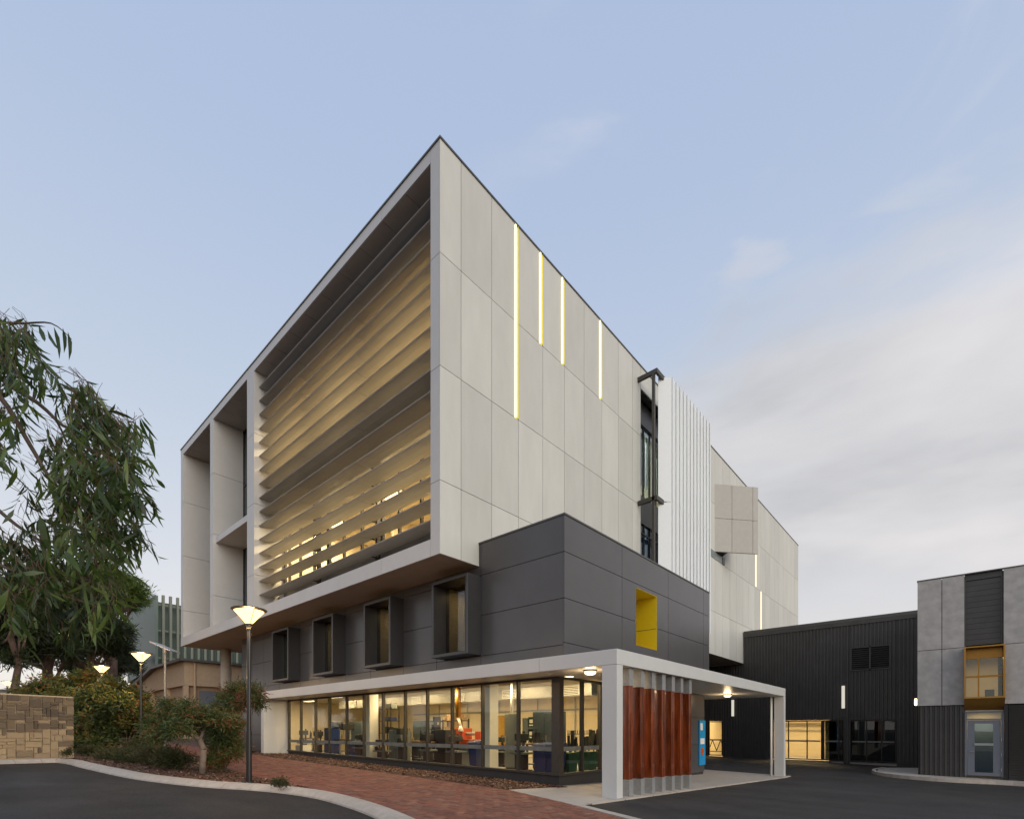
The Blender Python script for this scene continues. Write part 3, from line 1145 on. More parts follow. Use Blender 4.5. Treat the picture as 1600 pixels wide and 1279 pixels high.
# --- rooms behind the louvres
rm = MB()
for z0, z1 in ((ZIN0, 10.4), (10.9, 15.3)):
    rm.box(17.5, 17.6, 12, 25.1, z0, z1)
    rm.box(UWW + .13, 17.5, 11.95, 12.05, z0, z1)
    rm.box(UWW + .13, 17.5, 25.05, 25.15, z0, z1)
rm.build('room_wall', 'room_wall', bld)
Bx(UWW + .13, 17.6, 12.05, 25.05, ZIN0, ZIN0 + .1).build('room_floor', 'room_wall', bld)
Bx(UWW + .13, 17.6, 12.05, 25.05, 10.4, 10.9).build('room_floor', 'room_wall', bld)
Bx(UWW + .13, 17.6, 12.05, 25.05, 15.1, 15.35).build('room_ceiling', 'room_ceiling', bld)
prt = MB()
for v in (16.75, 20.81):
    prt.box(14.5, 17.5, v - .06, v + .06, ZIN0 + .1, 10.4)
    prt.box(14.5, 17.5, v - .06, v + .06, 10.9, 15.1)
prt.build('partition', 'room_wall', bld)


def lit_fixture(label, loc, lx, ly, power, group, m='fixture', col=(1, .71, .38)):
    t = thing('ceiling_light', label, 'ceiling light', loc, group)
    Bx(loc[0] - lx / 2 - .03, loc[0] + lx / 2 + .03, loc[1] - ly / 2 - .03, loc[1] + ly / 2 + .03, loc[2], loc[2] + .05).build('housing', 'white_paint', t)
    Bx(loc[0] - lx / 2, loc[0] + lx / 2, loc[1] - ly / 2, loc[1] + ly / 2, loc[2] - .012, loc[2] - .002).build('diffuser', m, t)
    area('lamp', (loc[0], loc[1], loc[2] - .03), lx, power, col, parent=t, sizey=ly)
    return t


for f, z, pw in ((0, 10.3, 620), (1, 15.0, 520)):
    for v, side_ in ((14.0, 'near the corner'), (18.6, 'middle'), (23.2, 'far end')):
        lit_fixture('lit ceiling panel behind the louvres of the %s floor, %s' % (('lower', 'upper')[f], side_), (12.9, v, z), .6, 1.2, pw, 'ceiling lights behind the louvres', col=(1, .76, .46))

# --- slit windows and white screen on the long side
sl = MB()
sl.box(22.21, 22.27, VW + .5, VW + .6, 5.9, 16.45)
for u in (22.85, 23.5, 24.2, 24.9, 25.6, 26.3, 27.0, 27.7):
    sl.box(u, u + .05, VW + .5, VW + .6, 5.9, 16.45)
for z in (8.3, 9.9, 11.75, 15.3, 5.95):
    sl.box(22.27, 28, VW + .49, VW + .5, z, z + .06)
fr = sl.build('window', 'alu_dark', bld)
Bx(22.27, 28, VW + .54, VW + .55, 11.75, 15.35).build('pane', 'glass_teal', fr)
Bx(22.27, 28, VW + .54, VW + .55, 5.95, 10.4).build('pane', 'glass_teal', fr)
Bx(22.27, 28, VW + .45, VW + .49, 15.36, 16.45).build('spandrel', 'charcoal_panel', fr)
Bx(22.27, 28, VW + .45, VW + .49, 10.4, 11.74).build('spandrel', 'charcoal_panel', fr)
Bx(22.16, 22.21, VW + .05, VW + .7, 5.9, 16.5).build('reveal', 'fibre_cement', bld)
Bx(28.0, 28.05, VW + .05, VW + .7, 4.8, 16.5).build('reveal', 'fibre_cement', bld)
Bx(22.2, 28, 15.5, 15.6, 5.9, 16.4).build('room_wall', 'room_wall', bld)
Bx(28, 28.1, VW + .7, 15.5, 5.9, 16.4).build('room_wall', 'room_wall', bld)
Bx(22.1, 22.2, VW + .7, 15.5, 5.9, 16.4).build('room_wall', 'room_wall', bld)
rr = MB()
rr.box(22.2, 28, VW + .7, 15.5, 15.36, 15.5)
rr.box(22.2, 28, VW + .7, 15.5, 10.5, 11.6)
rr.build('room_floor', 'room_ceiling', bld)
bl = MB()
for i in range(18):
    bl.box(22.4 + i * .31, 22.55 + i * .31, VW + .75, VW + .77, 12.6, 15.3)
    bl.box(22.4 + i * .31, 22.55 + i * .31, VW + .75, VW + .77, 6.0, 10.2)
bl.build('blind', 'white_paint', bld)
lit_fixture('bright tube light behind the tall window beside the white screen', (23.4, 13.4, 15.25), .5, 1.6, 420, 'lights behind the tall window')

scr = []
for i in range(12):
    x = 22.88 + i * .433
    for z0, z1 in ((10.86, 16.75), (5.3, 10.82)):
        # folded plate: wide blade at 45 degrees with a short return lip
        a, b_ = (x, 10.24), (x - .45, 10.70)
        c = (x + .19, 10.25)
        a2, c = (x, 10.19), (x + .13, 10.19)
        P = [a, a2, c, (c[0], c[1] + .015), (a2[0] + .015, a2[1] + .015), (a[0] + .015, a[1] + .006), (b_[0] + .02, b_[1] + .015), b_]
        MB().prism(P, z0, z1).build('screen_fin', 'screen_white', bld)
for z in (16.62, 10.72, 6.2):
    br = MB()
    for x in (21.95, 27.9):
        br.box(x - .06, x + .06, 10.62, VW - .002, z, z + .20)
    br.box(21.89, 27.96, 10.50, 10.62, z, z + .20)
    br.build('screen_bracket', 'bracket_bronze', bld)
Bx(21.89, 22.01, 10.64, 10.76, 5.95, 16.62).build('screen_post', 'bracket_bronze', bld)
Bx(27.84, 27.96, 10.64, 10.76, 5.3, 16.62).build('screen_post', 'bracket_bronze', bld)

# --- angled bay
P0, P1, P2, P3 = (32.0, VW - .002), (34.30, 9.60), (36.9, VW - .002), None
bay = thing_bay = MB().prism([(32.03, VW - .004), (32.75, 10.90), (33.35, VW - .004)], 11.22, 15.42).build('bay', 'joint_dark', bld)
d_ = Vector((P1[0] - P0[0], P1[1] - P0[1])); Lb = d_.length; d_.normalize(); nrm = Vector((d_.y, -d_.x))
cuts = [0, .40 * Lb, .86 * Lb, Lb]
cuts = [0.0, 1.18, 2.62, Lb]
for z0, z1 in ((11.2, 13.3), (13.3, 15.45)):
    for a, b in zip(cuts, cuts[1:]):
        q0 = Vector(P0) + d_ * (a + .012 * (a > 0)); q1 = Vector(P0) + d_ * (b - .012 * (b < Lb))
        o1 = nrm * -.0 - nrm * .0
        P = [tuple(q0), tuple(q1), tuple(q1 - nrm * .05), tuple(q0 - nrm * .05)]
        MB().prism([tuple(q0), tuple(q1), tuple(q1 - nrm * .12), tuple(q0 - nrm * .12)], z0 + .012, z1 - .012).build('bay_panel', 'bay_panel', bay)
Bx(30.9, 33.35, VW - .02, VW - .001, 10.75, 11.2).build('vent_panel', 'grey_machine', bld)
Bx(33.35, 33.72, VW - .05, VW - .001, 10.74, 11.2).build('vent_slot', 'alu_black', bld)
for k, (uf, v0, v1) in enumerate(BOXES[:3]):
    lit_fixture(('lamp inside the nearest projecting window box', 'lamp inside the second nearest projecting window box', 'lamp inside the third projecting window box, right of the lamp post')[k], (UG + .75, (v0 + v1) / 2, 4.80), .4, .6, (5, 4, 1.2)[k], 'lights behind the window boxes')

# ------------------------------------------------------------------ canopy (part of the building)
UC, VC, UCR, VCL, CT, CB = 10.18, 5.86, 25.05, 25.25, 1.87, 1.51
can = Bx(UC, UCR, VC, VD + .0, CB, CT).build('canopy', 'canopy_white', bld, bevel=.012)
Bx(UC, 11.6, VD + .003, VCL + .35, CB, CT).build('canopy_roof', 'canopy_white', can)
Bx(UDR + .003, UCR, VD + .003, 9.9, CB, CT).build('canopy_roof', 'canopy_white', can)
Bx(UC, UC + .27, VC, VC + .40, -1.75, CB - .002).build('column', 'canopy_white', can, bevel=.01)
Bx(UCR - .27, UCR, VC, VC + .40, -2.3, CB - .002).build('column', 'canopy_white', can, bevel=.01)
Bx(UC + .002, 11.38, VCL, VCL + .30, -1.4, CB - .002).build('end_wall', 'canopy_white', can)
MB().cyl((UCR - .35, VC + .50, -2.2), (UCR - .35, VC + .50, CB - .002), .045, n=12).build('downpipe', 'white_paint', can, smooth=True)

# ------------------------------------------------------------------ glazed ground floor
GX, GY, HEAD = 11.4, 8.40, 1.44


def sill(v):                    # the sill steps gently with the ground
    return -1.22 + (v - 8.4) * .0142


pl = MB()
pl.prism([(GX - .03, GY - .03), (GX + .12, GY + .12), (GX + .12, VCL), (GX - .03, VCL)], lambda x, y: -1.9, lambda x, y: sill(y) - .06)
pl.prism([(GX - .03, GY - .03), (15.6, GY - .03), (15.6, GY + .12), (GX + .12, GY + .12)], -1.9, sill(8.4) - .06)
pl.build('plinth', 'joint_dark', bld)
sl = MB()
sl.prism([(GX - .08, GY - .08), (GX + .1, GY + .1), (GX + .1, VCL), (GX - .08, VCL)], lambda x, y: sill(y) - .06, lambda x, y: sill(y))
sl.prism([(GX - .08, GY - .08), (15.6, GY - .08), (15.6, GY + .1), (GX + .1, GY + .1)], sill(8.4) - .06, sill(8.4))
sl.build('window_sill', 'bracket_bronze', bld)
gf = thing('ground_floor_glazing', 'long band of dark framed shopfront glazing under the canopy, workshop lit behind', 'glazing', (GX, GY, -1.6))
hd = MB()
hd.box(GX - .05, GX + .07, GY - .05, VCL, HEAD, CB - .003)
hd.box(GX + .07, 15.6, GY - .05, GY + .07, HEAD, CB - .003)
hd.build('head_frame', 'bracket_bronze', gf)
gm = [8.46, 9.91, 11.43, 12.89, 14.22, 15.53, 16.97, 18.34, 19.69, 21.15, 22.44, 23.9, 25.2]
for v in gm[1:]:
    MB().prism([(GX - .05, v - .035), (GX + .07, v - .035), (GX + .07, v + .035), (GX - .05, v + .035)], lambda x, y: sill(y) + .001, HEAD).build('mullion', 'bracket_bronze', gf)
for a, b in zip([8.46] + gm[1:], gm[1:]):
    MB().prism([(GX, a + .03), (GX + .012, a + .03), (GX + .012, b - .035), (GX, b - .035)], lambda x, y: sill(y) + .001, HEAD).build('pane', 'glass_clear', gf)
    Bx(GX - .003, GX - .0005, a + .04, b - .045, -.60, -.47).build('marking_band', 'band_film', gf)
Bx(GX - .06, GX + .14, GY - .06, GY + .22, sill(8.4) + .001, CB - .004).build('corner_post', 'bracket_bronze', gf)
for u in (12.55, 13.55, 14.55, 15.55):
    Bx(u - .035, u + .035, GY - .05, GY + .07, sill(8.4) + .001, HEAD).build('mullion', 'bracket_bronze', gf)
for a, b in ((11.55, 12.5), (12.6, 13.5), (13.6, 14.5), (14.6, 15.5)):
    Bx(a, b, GY, GY + .012, sill(8.4) + .001, HEAD).build('pane', 'glass_clear', gf)
    Bx(a + .01, b - .01, GY - .003, GY - .0005, -.60, -.47).build('marking_band', 'band_film', gf)
# solid wall to the right of the glazing
for a, b in ((15.6, 18.8), (18.8, 22.0)):
    for z0, z1 in ((-1.8, -.6), (-.6, .55), (.55, CB - .003)):
        pc('cladding_panel', a + .006, b - .006, GY - .05, GY, z0 + .006, z1 - .006 * (z1 < 1), 'charcoal_panel', bld)
Bx(15.6, 22.0, GY, GY + .2, -2.2, CB).build('backing_wall', 'joint_dark', bld)
Bx(21.8, 22.0, GY + .2, 12.5, -2.2, CB).build('side_wall', 'charcoal_panel', bld)

# workshop behind the glass
FL = -1.34
ws = MB()
ws.box(19.2, 19.3, 8.6, 30.8, FL, 1.9)
ws.box(GX + .13, 19.2, 30.8, 30.9, FL, 1.9)
ws.box(GX + .12, GX + .2, 25.26, 30.8, FL, 1.9)
ws.box(15.7, 19.2, 8.61, 8.7, FL, 1.9)
ws.build('room_wall', 'room_wall', bld)
Bx(GX + .13, 19.2, 8.52, 30.8, FL - .1, FL).build('room_floor', 'room_floor', bld)
Bx(GX + .10, 19.25, 8.5, 30.8, 1.74, 1.86).build('room_ceiling', 'room_ceiling', bld)
WL_ = [(12.9, 9.6, 'above the blue bins at the corner'), (12.9, 12.3, 'above the tall whiteboard panel'), (12.9, 15.2, 'above the slate blue cabinet in the middle'), (12.9, 18.3, 'just right of the pale pillar'), (12.9, 21.4, 'above the two left pillar drills'), (13.2, 24.0, 'seen through the fourth pane from the left'), (14.0, 28.2, 'above the far left workbench'),
       (16.4, 10.6, 'deep in the room near the green safety signs'), (16.4, 14.0, 'deep in the room near the ochre door'), (16.4, 17.6, 'deep in the middle of the room'), (16.4, 21.5, 'deep at the far left end of the room')]
for k, (x, y, where) in enumerate(WL_):
    lit_fixture('lit panel in the workshop ceiling, ' + where, (x, y, 1.68), .3, 1.1, 96 if x < 14 else 105, 'workshop ceiling lights')


def onU(px, u):
    r = (px - 800) / 785
    dx, dy = CU + SU * r, SU - CU * r
    t = u / dx
    return t * dy


# pillars inside
for px, w, x in ((580, .42, 12.2), (765, .42, 12.3)):
    v = onU(px, x)
    Bx(x - w / 2, x + w / 2, v - w / 2, v + w / 2, FL, 1.74).build('pillar', 'white_paint', bld)
# services: duct with grilles, hanging power poles
dt = thing('air_duct', 'long grey air duct with square grilles under the workshop ceiling', 'duct', (14.2, 9, 1.1))
Bx(14.0, 14.45, 9.0, 25.0, 1.15, 1.55).build('duct_body', 'duct', dt)
for v in (9.8, 12.6, 15.4, 18.2, 21.0, 23.6):
    g = Bx(13.96, 13.998, v - .35, v + .35, 1.18, 1.50).build('grille', 'white_paint', dt)
    s = MB()
    for k in range(5):
        s.box(13.945, 13.958, v - .31, v + .31, 1.215 + k * .055, 1.235 + k * .055)
    s.build('slats', 'alu_dark', g)


def cabinet(label, px, x, w, h, m, d=.5, z=FL, doors=2, name='cabinet'):
    v = onU(px, x)
    t = thing(name, label, name.replace('_', ' '), (x, v, z))
    Bx(x, x + d, v - w / 2, v + w / 2, z + .05, z + h).build('body', m, t, bevel=.008)
    for k in range(doors):
        a = v - w / 2 + w * k / doors
        dr = Bx(x - .018, x - .002, a + .01, a + w / doors - .01, z + .09, z + h - .03).build('door', m, t)
        Bx(x - .045, x - .019, a + w / doors - .09, a + w / doors - .06, z + h * .45, z + h * .6).build('handle', 'galvanised', dr)
    Bx(x + .02, x + d - .02, v - w / 2 + .02, v + w / 2 - .02, z, z + .05).build('base', 'black_machine', t)
    return t


def wheelie_bin(label, px, x, m, h=1.0, w=.52):
    v = onU(px, x)
    t = thing('bin', label, 'bin', (x, v, FL))
    MB().hexa([(x + .05, v - w * .4, FL + .08), (x + .5, v - w * .4, FL + .08), (x + .5, v + w * .4, FL + .08), (x + .05, v + w * .4, FL + .08),
               (x, v - w / 2, FL + h - .06), (x + .6, v - w / 2, FL + h - .06), (x + .6, v + w / 2, FL + h - .06), (x, v + w / 2, FL + h - .06)]).build('body', m, t, bevel=.02)
    MB().hexa([(x - .03, v - w * .53, FL + h - .055), (x + .63, v - w * .53, FL + h - .055), (x + .63, v + w * .53, FL + h - .055), (x - .03, v + w * .53, FL + h - .055),
               (x + .02, v - w * .45, FL + h), (x + .6, v - w * .45, FL + h + .04), (x + .6, v + w * .45, FL + h + .04), (x + .02, v + w * .45, FL + h)]).build('lid', m, t)
    MB().cyl((x + .52, v - w * .42, FL + .09), (x + .52, v - w * .34, FL + .09), .09).build('wheel', 'black_machine', t)
    MB().cyl((x + .52, v + w * .34, FL + .09), (x + .52, v + w * .42, FL + .09), .09).build('wheel', 'black_machine', t)
    return t


def bench(label, px, x, w, m='wood_top', clutter=5, rnd=None):
    v = onU(px, x)
    t = thing('workbench', label, 'workbench', (x, v, FL))
    Bx(x, x + .7, v - w / 2, v + w / 2, FL + .86, FL + .92).build('bench_top', m, t)
    for a in (x + .06, x + .64):
        for b in (v - w / 2 + .06, v + w / 2 - .06):
            Bx(a - .03, a + .03, b - .03, b + .03, FL, FL + .86).build('leg', 'black_machine', t)
    Bx(x + .1, x + .6, v - w / 2 + .09, v + w / 2 - .09, FL + .22, FL + .25).build('shelf', 'grey_machine', t)
    q = MB()
    for k in range(clutter):
        a, b = R.uniform(x + .1, x + .5), R.uniform(v - w / 2 + .1, v + w / 2 - .15)
        s_, hh = R.uniform(.05, .14), R.uniform(.08, .38)
        q.box(a, a + s_, b, b + s_, FL + .921, FL + .92 + hh)
        q.cyl((a, b + .1, FL + .921), (a + .05, b + .1, FL + .92 + hh * 1.3), .02, n=6)
    q.build('tools', 'black_machine', t, kind='stuff')
    return t


def rack(label, px, x, w, h, m='black_machine', n=4, load=True):
    v = onU(px, x)
    t = thing('storage_rack', label, 'rack', (x, v, FL))
    for a in (x, x + .42):
        for b in (v - w / 2, v + w / 2 - .04):
            Bx(a, a + .04, b, b + .04, FL, FL + h).build('upright', m, t)
    for k in range(n):
        z = FL + .15 + (h - .25) * k / (n - 1)
        Bx(x + .04, x + .42, v - w / 2 + .04, v + w / 2 - .04, z, z + .03).build('shelf', m, t)
        if load:
            q = MB()
            b = v - w / 2 + .06
            while b < v + w / 2 - .25:
                ww, hh = R.uniform(.08, .24), R.uniform(.08, .26)
                q.box(x + .06, x + .36, b, b + ww, z + .031, z + .03 + hh)
                b += ww + R.uniform(.01, .1)
            q.build('stored_goods', R.choice(['black_machine', 'grey_machine', 'carton', 'blue_plastic']), t, kind='stuff')
    return t


def drill(label, px, x, m='black_machine', h=1.75):
    v = onU(px, x)
    t = thing('drill_press', label, 'drill press', (x, v, FL))
    Bx(x - .2, x + .3, v - .2, v + .2, FL, FL + .08).build('base', m, t)
    MB().cyl((x + .2, v, FL + .08), (x + .2, v, FL + h), .05).build('post', 'galvanised', t)
    Bx(x - .15, x + .2, v - .18, v + .18, FL + .85, FL + .9).build('table', m, t)
    Bx(x - .25, x + .35, v - .12, v + .12, FL + h - .3, FL + h).build('head', m, t, bevel=.03)
    MB().cyl((x - .12, v, FL + h - .55), (x - .12, v, FL + h - .3), .03).build('spindle', 'galvanised', t)
    return t


cabinet('low bright drawer unit at the far left end of the workshop window', 467, 12.3, .7, .55, 'white_paint', doors=1)
bench('workbench at the far left end of the workshop, tools on top', 482, 13.0, 1.6)
cabinet('narrow dark blue cabinet beside the far left workbench', 511, 12.2, .5, 1.45, 'blue_plastic', doors=1)
drill('black pillar drill, first from the left in the workshop', 526, 12.6)
bench('workbench with vices behind the two left pillar drills', 536, 13.6, 1.8, clutter=8)
drill('black pillar drill, second from the left in the workshop', 541, 12.6, h=1.65)
cabinet('grey double door cabinet left of the pale pillar', 555, 13.2, 1.1, 1.75, 'slate_cabinet')
cabinet('low navy cabinet standing against the left window of the workshop', 553, 12.0, .9, .85, 'blue_plastic')
rack('tall open black rack right of the pale pillar', 601, 12.6, .9, 2.35, n=5)
cabinet('light grey electrical cabinet with small dials', 617, 12.4, .85, 1.35, 'grey_machine')
bench('workbench with boxes in front of the grey electrical cabinet', 640, 12.9, 1.4)
cabinet('tall slate blue cabinet in the middle of the workshop', 657, 13.2, 1.0, 1.75, 'slate_cabinet')
rack('dark perforated rack behind a window mullion in the middle of the workshop', 673, 12.4, .45, 1.75, n=6)
cabinet('black machine cabinet left of the orange machine', 688, 12.4, .62, 1.35, 'black_machine', doors=1)
rack('black frame rack with small shelves behind the black machine cabinet', 703, 13.4, 1.3, 1.8, load=True)
bench('workbench carrying parts near the slate blue cabinet', 655, 12.0, 1.1, clutter=9)
wheelie_bin('blue bin standing below the orange machine', 737, 12.2, 'blue_plastic', h=.95, w=.42)
t = thing('lathe', 'orange lathe on a dark stand near the middle of the workshop', 'machine', (13.2, onU(726, 13.2), FL))
v = onU(726, 13.2)
Bx(13.2, 13.8, v - .75, v + .75, FL, FL + .75).build('stand', 'grey_machine', t)
MB().box(13.15, 13.85, v - .8, v + .8, FL + .752, FL + 1.0).box(13.25, 13.8, v + .2, v + .75, FL + 1.0, FL + 1.42).box(13.3, 13.7, v - .75, v - .45, FL + 1.0, FL + 1.3).build('bed', 'orange_paint', t, bevel=.02)
MB().cyl((13.5, v - .4, FL + 1.2), (13.5, v + .2, FL + 1.2), .07).build('chuck', 'galvanised', t)
for k, px in enumerate((800, 716)):
    x = 13.3
    v = onU(px, x)
    t = thing('extraction_arm', ('white extraction arm hanging by the ochre door', 'brown extraction duct hanging above the orange lathe')[k], 'extraction arm', (x, v, 1.1))
    MB().cyl((x, v, .5), (x, v, 1.72), .05 if k == 0 else .11, n=10).build('duct', 'white_paint' if k == 0 else 'bronze_gold', t, smooth=True)
    MB().cyl((x, v, .5), (x - .1, v - .25, .15), .06, .05, n=10).build('arm', 'white_paint', t, smooth=True)
    MB().cyl((x - .1, v - .25, .15), (x - .12, v - .28, -.05), .05, .13, n=12).build('hood', 'white_paint', t, smooth=True)
v = onU(781, 19.1)
t = thing('door', 'ochre door in the back wall of the workshop', 'door', (19.15, v, FL))
Bx(19.1, 19.19, v - .5, v + .5, FL, FL + 2.2).build('frame', 'white_paint', t)
Bx(19.07, 19.1, v - .43, v + .43, FL + .01, FL + 2.1).build('leaf', 'ochre_door', t)
cabinet('tall whiteboard panel on a dark frame next to the ochre door', 799, 12.9, .62, 1.9, 'grey_machine', d=.06, doors=1, name='display_panel')
for k, z in enumerate((.15, -.45)):
    v = onU(827, 19.0)
    t = tag(Bx(19.17, 19.195, v - .22, v + .22, z, z + .5).build('safety_sign', 'sign_green'), ('upper', 'lower')[k] + ' green safety sign on the back wall of the workshop', 'sign')
    MB().box(19.162, 19.169, v - .13, v + .13, z + .2, z + .38).box(19.162, 19.169, v - .15, v + .15, z + .07, z + .13).build('mark', 'white_paint', t)
cabinet('tall slate blue cabinet behind the corner pane, next to the corner post', 851, 13.0, 1.0, 1.95, 'slate_cabinet')
wheelie_bin('blue bin behind the corner pane, left of its pair', 842, 11.75, 'blue_plastic', h=.92, w=.5)
wheelie_bin('blue bin behind the corner pane, right next to the corner post', 857, 11.8, 'blue_plastic', h=.92, w=.5)
bench('small workbench with tools left of the blue bins at the corner', 822, 12.4, 1.1, clutter=8)


def machine(label, px, x, h, w, m='black_machine'):
    """a bench machine of posts, arms and boxes, dark against the lit room"""
    v = onU(px, x)
    t = thing('workshop_machine', label, 'machine', (x, v, FL))
    Bx(x - .2, x + .25, v - w / 2, v + w / 2, FL, FL + .1).build('base', m, t)
    Bx(x - .1, x + .15, v - w * .3, v + w * .3, FL + .101, FL + h * .45).build('pedestal', m, t, bevel=.02)
    Bx(x - .22, x + .25, v - w * .55, v + w * .55, FL + h * .45 + .001, FL + h * .5).build('table', 'grey_machine', t)
    MB().cyl((x + .15, v + w * .1, FL + h * .5), (x + .15, v + w * .1, FL + h), .045, n=8).build('post', m, t)
    Bx(x - .18, x + .22, v - w * .25, v + w * .3, FL + h * .78, FL + h * .95).build('head', m, t, bevel=.02)
    q = MB()
    for k in range(4):
        a = R.uniform(-.5, .4) * w
        q.box(x - .15, x - .05, v + a, v + a + .07, FL + h * .5 + .001, FL + h * (.52 + R.uniform(.03, .18)))
    q.cyl((x - .1, v - w * .45, FL + h * .6), (x + .1, v + w * .2, FL + h * .86), .015, n=5)
    q.build('fittings', m, t, kind='stuff')
    return t


for lab, px, x, h, w in (('dark bench machine with an arm left of the blue bins', 815, 12.0, 1.3, .5), ('dark machine standing in front of the ochre door', 783, 13.6, 1.15, .7), ('dark machine between the black cabinet and the blue bin', 712, 12.2, 1.2, .6),
                         ('dark machine with a tall post in front of the light grey electrical cabinet', 628, 12.1, 1.5, .45), ('dark machine just left of the pale pillar', 563, 12.0, 1.2, .6), ('dark machine below the tall black rack', 596, 12.0, 1.0, .6),
                         ('dark machine right of the slate blue cabinet in the middle', 668, 11.9, 1.25, .5), ('dark machine near the far left workbench', 497, 12.4, 1.35, .5), ('dark machine behind the left end mullion of the workshop', 474, 12.6, 1.4, .5)):
    machine(lab, px, x, h, w)
# conduits, boards and shelves on the back wall
for k, v in enumerate((9.4, 11.0, 13.2, 15.4, 18.0, 20.4, 22.8)):
    MB().cyl((19.14, v, FL), (19.14, v, 1.74), .03, n=6).build('conduit', 'galvanised', bld)
MB().cyl((19.12, 8.8, .95), (19.12, 25.2, .95), .04, n=6).build('conduit', 'galvanised', bld)
MB().cyl((17.0, 8.8, 1.62), (17.0, 25.2, 1.62), .06, n=8).build('conduit', 'duct', bld)
Bx(19.17, 19.195, 14.6, 16.4, -.3, .6).build('notice_board', 'slate_cabinet', bld)
Bx(19.17, 19.195, 20.8, 22.2, -.2, .6).build('notice_board', 'carton', bld)


def at(x, y, f):
    """place along the side glazing"""
    return x, y


def place(px, y):
    r = (px - 800) / 785
    dx, dy = CU + SU * r, SU - CU * r
    return y / dy * dx


for k, px in enumerate((895, 926)):
    y = 8.85
    x = place(px, y)
    t = thing('bin', ('green bin behind the side glazing, nearer the corner post', 'green bin behind the side glazing, nearer the white canopy column')[k], 'bin', (x, y, FL))
    MB().hexa([(x - .2, y, FL), (x + .2, y, FL), (x + .2, y + .4, FL), (x - .2, y + .4, FL), (x - .26, y - .03, FL + .6), (x + .26, y - .03, FL + .6), (x + .26, y + .45, FL + .6), (x - .26, y + .45, FL + .6)]).build('body', 'green_plastic', t)
    Bx(x - .28, x + .28, y - .05, y + .47, FL + .602, FL + .65).build('lid', 'green_plastic', t)
for k, px in enumerate((893, 915, 936)):
    y = 9.6
    x = place(px, y)
    t = thing('engine_stand', ('black machine on a stand behind the side glazing, left', 'black machine on a stand behind the side glazing, middle', 'black machine on a stand behind the side glazing, right')[k], 'machine', (x, y, FL))
    Bx(x - .3, x + .3, y - .2, y + .3, FL + .7, FL + .78).build('table', 'black_machine', t)
    for a, b in ((-.26, -.16), (.26, -.16), (-.26, .26), (.26, .26)):
        Bx(x + a - .02, x + a + .02, y + b - .02, y + b + .02, FL, FL + .7).build('leg', 'black_machine', t)
    q = MB()
    for j in range(9):
        a, b = R.uniform(-.3, .25), R.uniform(-.15, .2)
        q.box(x + a, x + a + R.uniform(.03, .12), y + b, y + b + .08, FL + .781, FL + .78 + R.uniform(.1, .62))
    for j in range(7):
        q.cyl((x - .34 + j * .11, y - .1, FL + 1.2), (x - .34 + j * .11, y - .1, FL + 1.34), .012, n=5)
    q.box(x - .36, x + .36, y - .12, y - .08, FL + 1.2, FL + 1.22)
    q.build('machine_parts', 'black_machine', t, kind='stuff')

# ------------------------------------------------------------------ timber screen at the corner column
tsr = thing('timber_screen', 'row of varnished red timber posts on galvanised shoes under the canopy edge', 'timber screen', (11, VC, -1.6))
for k in range(7):
    x = 10.93 + k * .60
    a = math.radians(R.uniform(-2, 2) + 4)
    w, d = .205, .31
    ca, sa = math.cos(a), math.sin(a)

    def q4(w, d, ox=0):
        return [(x + ca * p - sa * q_, VC + .10 + sa * p + ca * q_) for p, q_ in ((0 + ox, 0), (w - ox, 0), (w - ox, d), (0 + ox, d))]
    zb = G(x, VC) + .02
    post = MB().prism(q4(w, d), zb + .30, 1.16).build('post', 'timber_red', tsr, bevel=.012)
    b = MB()
    for z0, z1 in ((zb - .02, zb + .38), (1.08, 1.508)):
        P = q4(w + .014, d + .014)
        # channel: three folded plates round the post, open on the far side
        P = [(p[0] - .007 * ca, p[1] - .007) for p in P]
        In = q4(w, d)
        b = MB()
        b.prism([P[0], P[1], (In[1][0], In[1][1] - .001), (In[0][0], In[0][1] - .001)], z0, z1)
        b.prism([P[3], P[0], (In[0][0] - .001, In[0][1]), (In[3][0] - .001, In[3][1])], z0, z1)
        b.prism([P[1], P[2], (In[2][0] + .001, In[2][1]), (In[1][0] + .001, In[1][1])], z0, z1)
        b.build('shoe', 'galvanised', post)
    bo = MB()
    for zz in (zb + .33, 1.12):
        for yy in (.3, .7):
            p = q4(w, d)
            A = Vector((*p[0], zz)).lerp(Vector((*p[3], zz)), yy)
            bo.cyl(A, A + Vector((-.02, 0, 0)), .009, n=6)
    bo.build('bolt', 'galvanised', post)

# canopy lights
def dome(label, loc, power):
    t = thing('ceiling_light', label, 'ceiling light', loc, 'round lights under the canopy')
    x, y, z = loc
    MB().cyl((x, y, z - .03), (x, y, z), .17, .17, n=24).build('base', 'cap_metal', t, smooth=False)
    b = MB(); rs = [(.14, -.031), (.138, -.075), (.115, -.10), (.07, -.115), (.0001, -.12)]
    for (r0, z0), (r1, z1) in zip(rs, rs[1:]):
        b.cyl((x, y, z + z0), (x, y, z + z1), r0, r1, n=24, caps=False)
    b.build('diffuser', 'ceiling_glow', t, smooth=True)
    point('lamp', (x, y, z - .22), power, .12, (1, .72, .40), t)
    return t


dome('round light under the canopy, above the corner of the glazing', (10.75, 6.95, 1.505), 17)
dome('round light under the far right part of the canopy', (21.8, 7.3, 1.505), 28)
